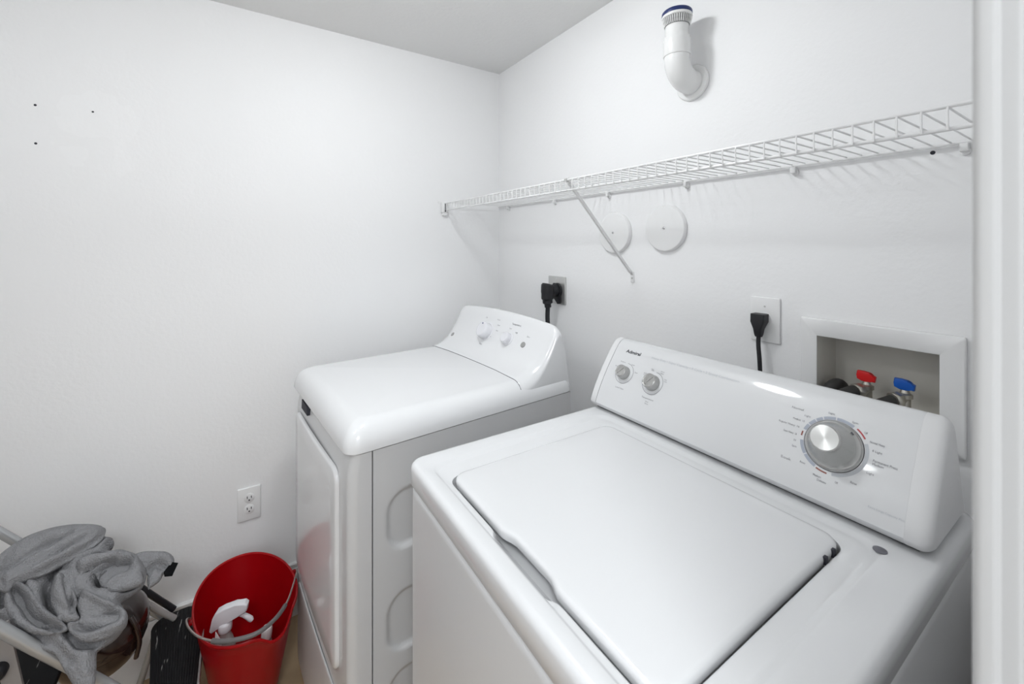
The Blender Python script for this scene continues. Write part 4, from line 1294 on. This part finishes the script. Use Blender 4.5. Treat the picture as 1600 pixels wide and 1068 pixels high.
def cloth(name, outline, folds, res, m, parent, edge_r, edge_h, dome, back, org=TP, label=None, bm=None, done=True):
    """a heap of cloth: an outline on the plane (ta, tb) raised along tn, closed behind"""
    ol = smooth2(outline + [outline[0]], 5)[:-1]
    xs = [p[0] for p in ol]; ys = [p[1] for p in ol]
    gx = np.arange(min(xs) - res, max(xs) + 2 * res, res)
    gy = np.arange(min(ys) - res, max(ys) + 2 * res, res)
    X, Y = np.meshgrid(gx, gy, indexing='ij')
    ins = inside(X, Y, ol)
    de = seg_dist(X, Y, ol + [ol[0]])
    de = np.where(ins, de, 0)
    te = np.clip(de / edge_r, 0, 1)
    hgt = edge_h * np.sqrt(1 - (1 - te) ** 2)
    cx_, cy_ = sum(xs) / len(xs), sum(ys) / len(ys)
    hgt = hgt + dome * np.clip(1 - ((X - cx_) ** 2 + (Y - cy_) ** 2) / 0.03, 0, 1) * te
    add = np.zeros(X.shape)
    for k_, wd, hh, pts in folds:
        d_ = seg_dist(X, Y, smooth2(pts, 5))
        if k_ == 'r':
            v = hh * np.sqrt(np.clip(1 - (d_ / (wd * 1.35)) ** 2, 0, 1))
            add = np.maximum(add, v)
    for k_, wd, hh, pts in folds:
        if k_ == 'g':
            d_ = seg_dist(X, Y, smooth2(pts, 5))
            add = add - hh * np.exp(-(d_ / wd) ** 2)
    ph = 3.1
    wob = 0.0022 * (np.sin(X * 95 + 2 * np.sin(Y * 60)) + np.sin(Y * 120 + 1.7 * np.sin(X * 70 + ph)))
    Hh = hgt + (add + wob) * te
    # soften
    for _ in range(1):
        Hh[1:-1, 1:-1] = (Hh[1:-1, 1:-1] * 4 + Hh[:-2, 1:-1] + Hh[2:, 1:-1] + Hh[1:-1, :-2] + Hh[1:-1, 2:]) / 8
    Bk = -back * np.sqrt(1 - (1 - te) ** 2)
    bm = bm or bmesh.new()
    top = {}
    bot = {}
    # snap outside border vertices onto the outline
    near = ins.copy()
    near[1:, :] |= ins[:-1, :]; near[:-1, :] |= ins[1:, :]; near[:, 1:] |= ins[:, :-1]; near[:, :-1] |= ins[:, 1:]
    near[1:, 1:] |= ins[:-1, :-1]; near[:-1, :-1] |= ins[1:, 1:]; near[1:, :-1] |= ins[:-1, 1:]; near[:-1, 1:] |= ins[1:, :-1]
    olp = np.array(ol)
    for i in range(X.shape[0]):
        for j in range(X.shape[1]):
            if not near[i, j]:
                continue
            x_, y_ = X[i, j], Y[i, j]
            if ins[i, j]:
                P_ = org + ta * x_ + tb * y_
                top[i, j] = bm.verts.new(P_ + tn * Hh[i, j])
                bot[i, j] = bm.verts.new(P_ + tn * Bk[i, j])
            else:
                n_ = len(ol)
                bd = None
                for q in range(n_):
                    x0, y0 = ol[q]; x1, y1 = ol[(q + 1) % n_]
                    if abs(x0 - x_) > 0.03 and abs(x1 - x_) > 0.03:
                        continue
                    dx, dy = x1 - x0, y1 - y0
                    tt = min(1, max(0, ((x_ - x0) * dx + (y_ - y0) * dy) / (dx * dx + dy * dy + 1e-12)))
                    qx, qy = x0 + dx * tt, y0 + dy * tt
                    dd = math.hypot(qx - x_, qy - y_)
                    if bd is None or dd < bd[0]:
                        bd = (dd, qx, qy)
                v = bm.verts.new(org + ta * bd[1] + tb * bd[2])
                top[i, j] = v
                bot[i, j] = v
    for i in range(X.shape[0] - 1):
        for j in range(X.shape[1] - 1):
            ks = ((i, j), (i + 1, j), (i + 1, j + 1), (i, j + 1))
            if all(k_ in top for k_ in ks) and any(ins[k_] for k_ in ks):
                bm.faces.new([top[k_] for k_ in ks])
                bv = [bot[k_] for k_ in ks][::-1]
                if any(ins[k_] for k_ in ks) and not all(top[k_] is bot[k_] for k_ in ks):
                    try:
                        bm.faces.new(bv)
                    except ValueError:
                        pass
    if not done:
        return bm
    return link(name, bm, m, parent, smooth=80, label=label)


tw = thing('towel', 'crumpled grey terry towel thrown over the folding step stool', 'towel', TP)
Z3 = Vector((0, 0, 0))
SHEETS = [
 (.030, [(-0.148, 0.12), (-0.131, 0.156), (-0.096, 0.178), (-0.058, 0.187), (-0.012, 0.183), (0.061, 0.144), (0.064, 0.116), (0.048, 0.1), (0.009, 0.086), (-0.017, 0.081), (-0.044, 0.074), (-0.071, 0.076), (-0.094, 0.076), (-0.108, 0.069)],
  [('r', .009, .016, [(-0.100, 0.082), (-0.055, 0.093), (0.0, 0.104), (0.058, 0.130)]), ('r', .011, .014, [(-0.100, 0.100), (-0.050, 0.118), (0.000, 0.133), (0.050, 0.140)]), ('r', .014, .012, [(-0.110, 0.140), (-0.060, 0.160), (-0.010, 0.165)]), ('g', .006, .014, [(-0.098, 0.176), (-0.104, 0.140), (-0.115, 0.110)]), ('g', .010, .010, [(-0.093, 0.110), (-0.04, 0.114), (0.036, 0.122)])]),
 (.020, [(0.006, 0.085), (0.047, 0.079), (0.097, 0.06), (0.119, 0.038), (0.122, 0.007), (0.133, -0.016), (0.132, -0.043), (0.104, -0.043), (0.077, -0.033), (0.057, -0.009), (0.046, 0.024), (0.031, 0.044), (0.017, 0.032), (0.008, 0.061)],
  [('g', .010, .045, [(0.051, 0.007), (0.067, 0.017), (0.088, 0.018), (0.105, 0.016)]), ('r', .012, .014, [(0.023, 0.063), (0.053, 0.063), (0.100, 0.047), (0.120, 0.015)]), ('g', .005, .030, [(0.044, 0.038), (0.061, 0.040), (0.078, 0.036)])]),
 (.020, [(0.02, 0.008), (0.045, -0.022), (0.092, -0.079), (0.1, -0.108), (0.09, -0.129), (0.053, -0.128), (0.021, -0.113), (0.002, -0.084), (-0.006, -0.056), (0.016, -0.061), (0.011, -0.025)],
  [('r', .009, .014, [(0.024, 0.002), (0.045, -0.027), (0.086, -0.081), (0.092, -0.106), (0.084, -0.119)]), ('g', .013, .022, [(0.008, -0.075), (0.038, -0.090), (0.075, -0.092)]), ('r', .008, .012, [(0.002, -0.070), (0.032, -0.100), (0.075, -0.116)])]),
 (.018, [(-0.095, 0.095), (-0.065, 0.056), (-0.041, -0.002), (-0.013, -0.047), (-0.005, -0.072), (-0.041, -0.06), (-0.072, -0.032), (-0.098, 0.011), (-0.11, 0.06)],
  [('g', .006, .026, [(-0.094, 0.070), (-0.072, 0.014), (-0.050, -0.028), (-0.018, -0.062)]), ('r', .010, .014, [(-0.087, 0.084), (-0.060, 0.040), (-0.039, -0.012), (-0.015, -0.050)])]),
 (.024, [(-0.028, 0.064), (-0.014, 0.062), (0.002, 0.024), (0.013, -0.02), (0.009, -0.035), (0.015, -0.062), (-0.011, -0.052), (-0.028, -0.018), (-0.035, 0.022)],
  [('r', .009, .012, [(-0.024, 0.052), (-0.018, 0.012), (0.000, -0.020)]), ('g', .004, .022, [(-0.009, 0.045), (-0.004, 0.006), (0.006, -0.040)])]),
]
FOLDS = [(k_, w_, h_ * (0.6 if k_ == 'r' else 1.0), p_) for k_, w_, h_, p_ in FOLDS]
SHEETS = [(o_ + 0.008, a_, [(k_, w_ * (1.0 if k_ == 'r' else 1.1), h_ * (1.1 if k_ == 'r' else (0.6 if n_ == 0 else 1.45)), p_) for k_, w_, h_, p_ in f_]) for n_, (o_, a_, f_) in enumerate(SHEETS)]
tbm = cloth('cloth', OUT, FOLDS, 0.0028, M['towel'], tw, 0.018, 0.018, 0.008, 0.03, org=Z3, done=False)
for n_, (off_, ol_, fo_) in enumerate(SHEETS):
    cloth('cloth', ol_, fo_, 0.0026, M['towel'], tw, 0.009 if n_ else 0.016, 0.012 if n_ else 0.005, 0.0, 0.010 if n_ else 0.03, org=tn * off_, bm=tbm, done=False)
link('cloth', tbm, M['towel'], tw, smooth=80)
FL = [(0.105, 0.050), (0.131, 0.058), (0.164, 0.046), (0.194, 0.027), (0.207, 0.001), (0.197, -0.021), (0.181, -0.026), (0.17, -0.04), (0.15, -0.046), (0.146, -0.048), (0.145, -0.026), (0.146, -0.008), (0.124, 0.010), (0.105, 0.02)]
cloth('towel_corner', FL, [('r', 0.014, 0.010, [(0.12, 0.042), (0.16, 0.030), (0.19, 0.0)]), ('g', 0.008, 0.018, [(0.150, -0.005), (0.165, 0.005), (0.185, -0.015)])], 0.0028, M['towel'], tw, 0.012, 0.012, 0, 0.012, org=tn * -0.012)
b = bmesh.new()
tg = [(0.199, -0.007), (0.213, -0.017), (0.197, -0.043), (0.181, -0.036), (0.180, -0.024)]
A_ = [b.verts.new(ta * x_ + tb * y_ + tn * -0.002) for x_, y_ in tg]
B2 = [b.verts.new(ta * x_ + tb * y_ + tn * -0.006) for x_, y_ in tg]
b.faces.new(A_); b.faces.new(B2[::-1])
for i in range(5):
    b.faces.new((A_[(i + 1) % 5], A_[i], B2[i], B2[(i + 1) % 5]))
link('fabric_tag', b, M['toweldark'], tw, smooth=0, label='black tag at the towel corner')
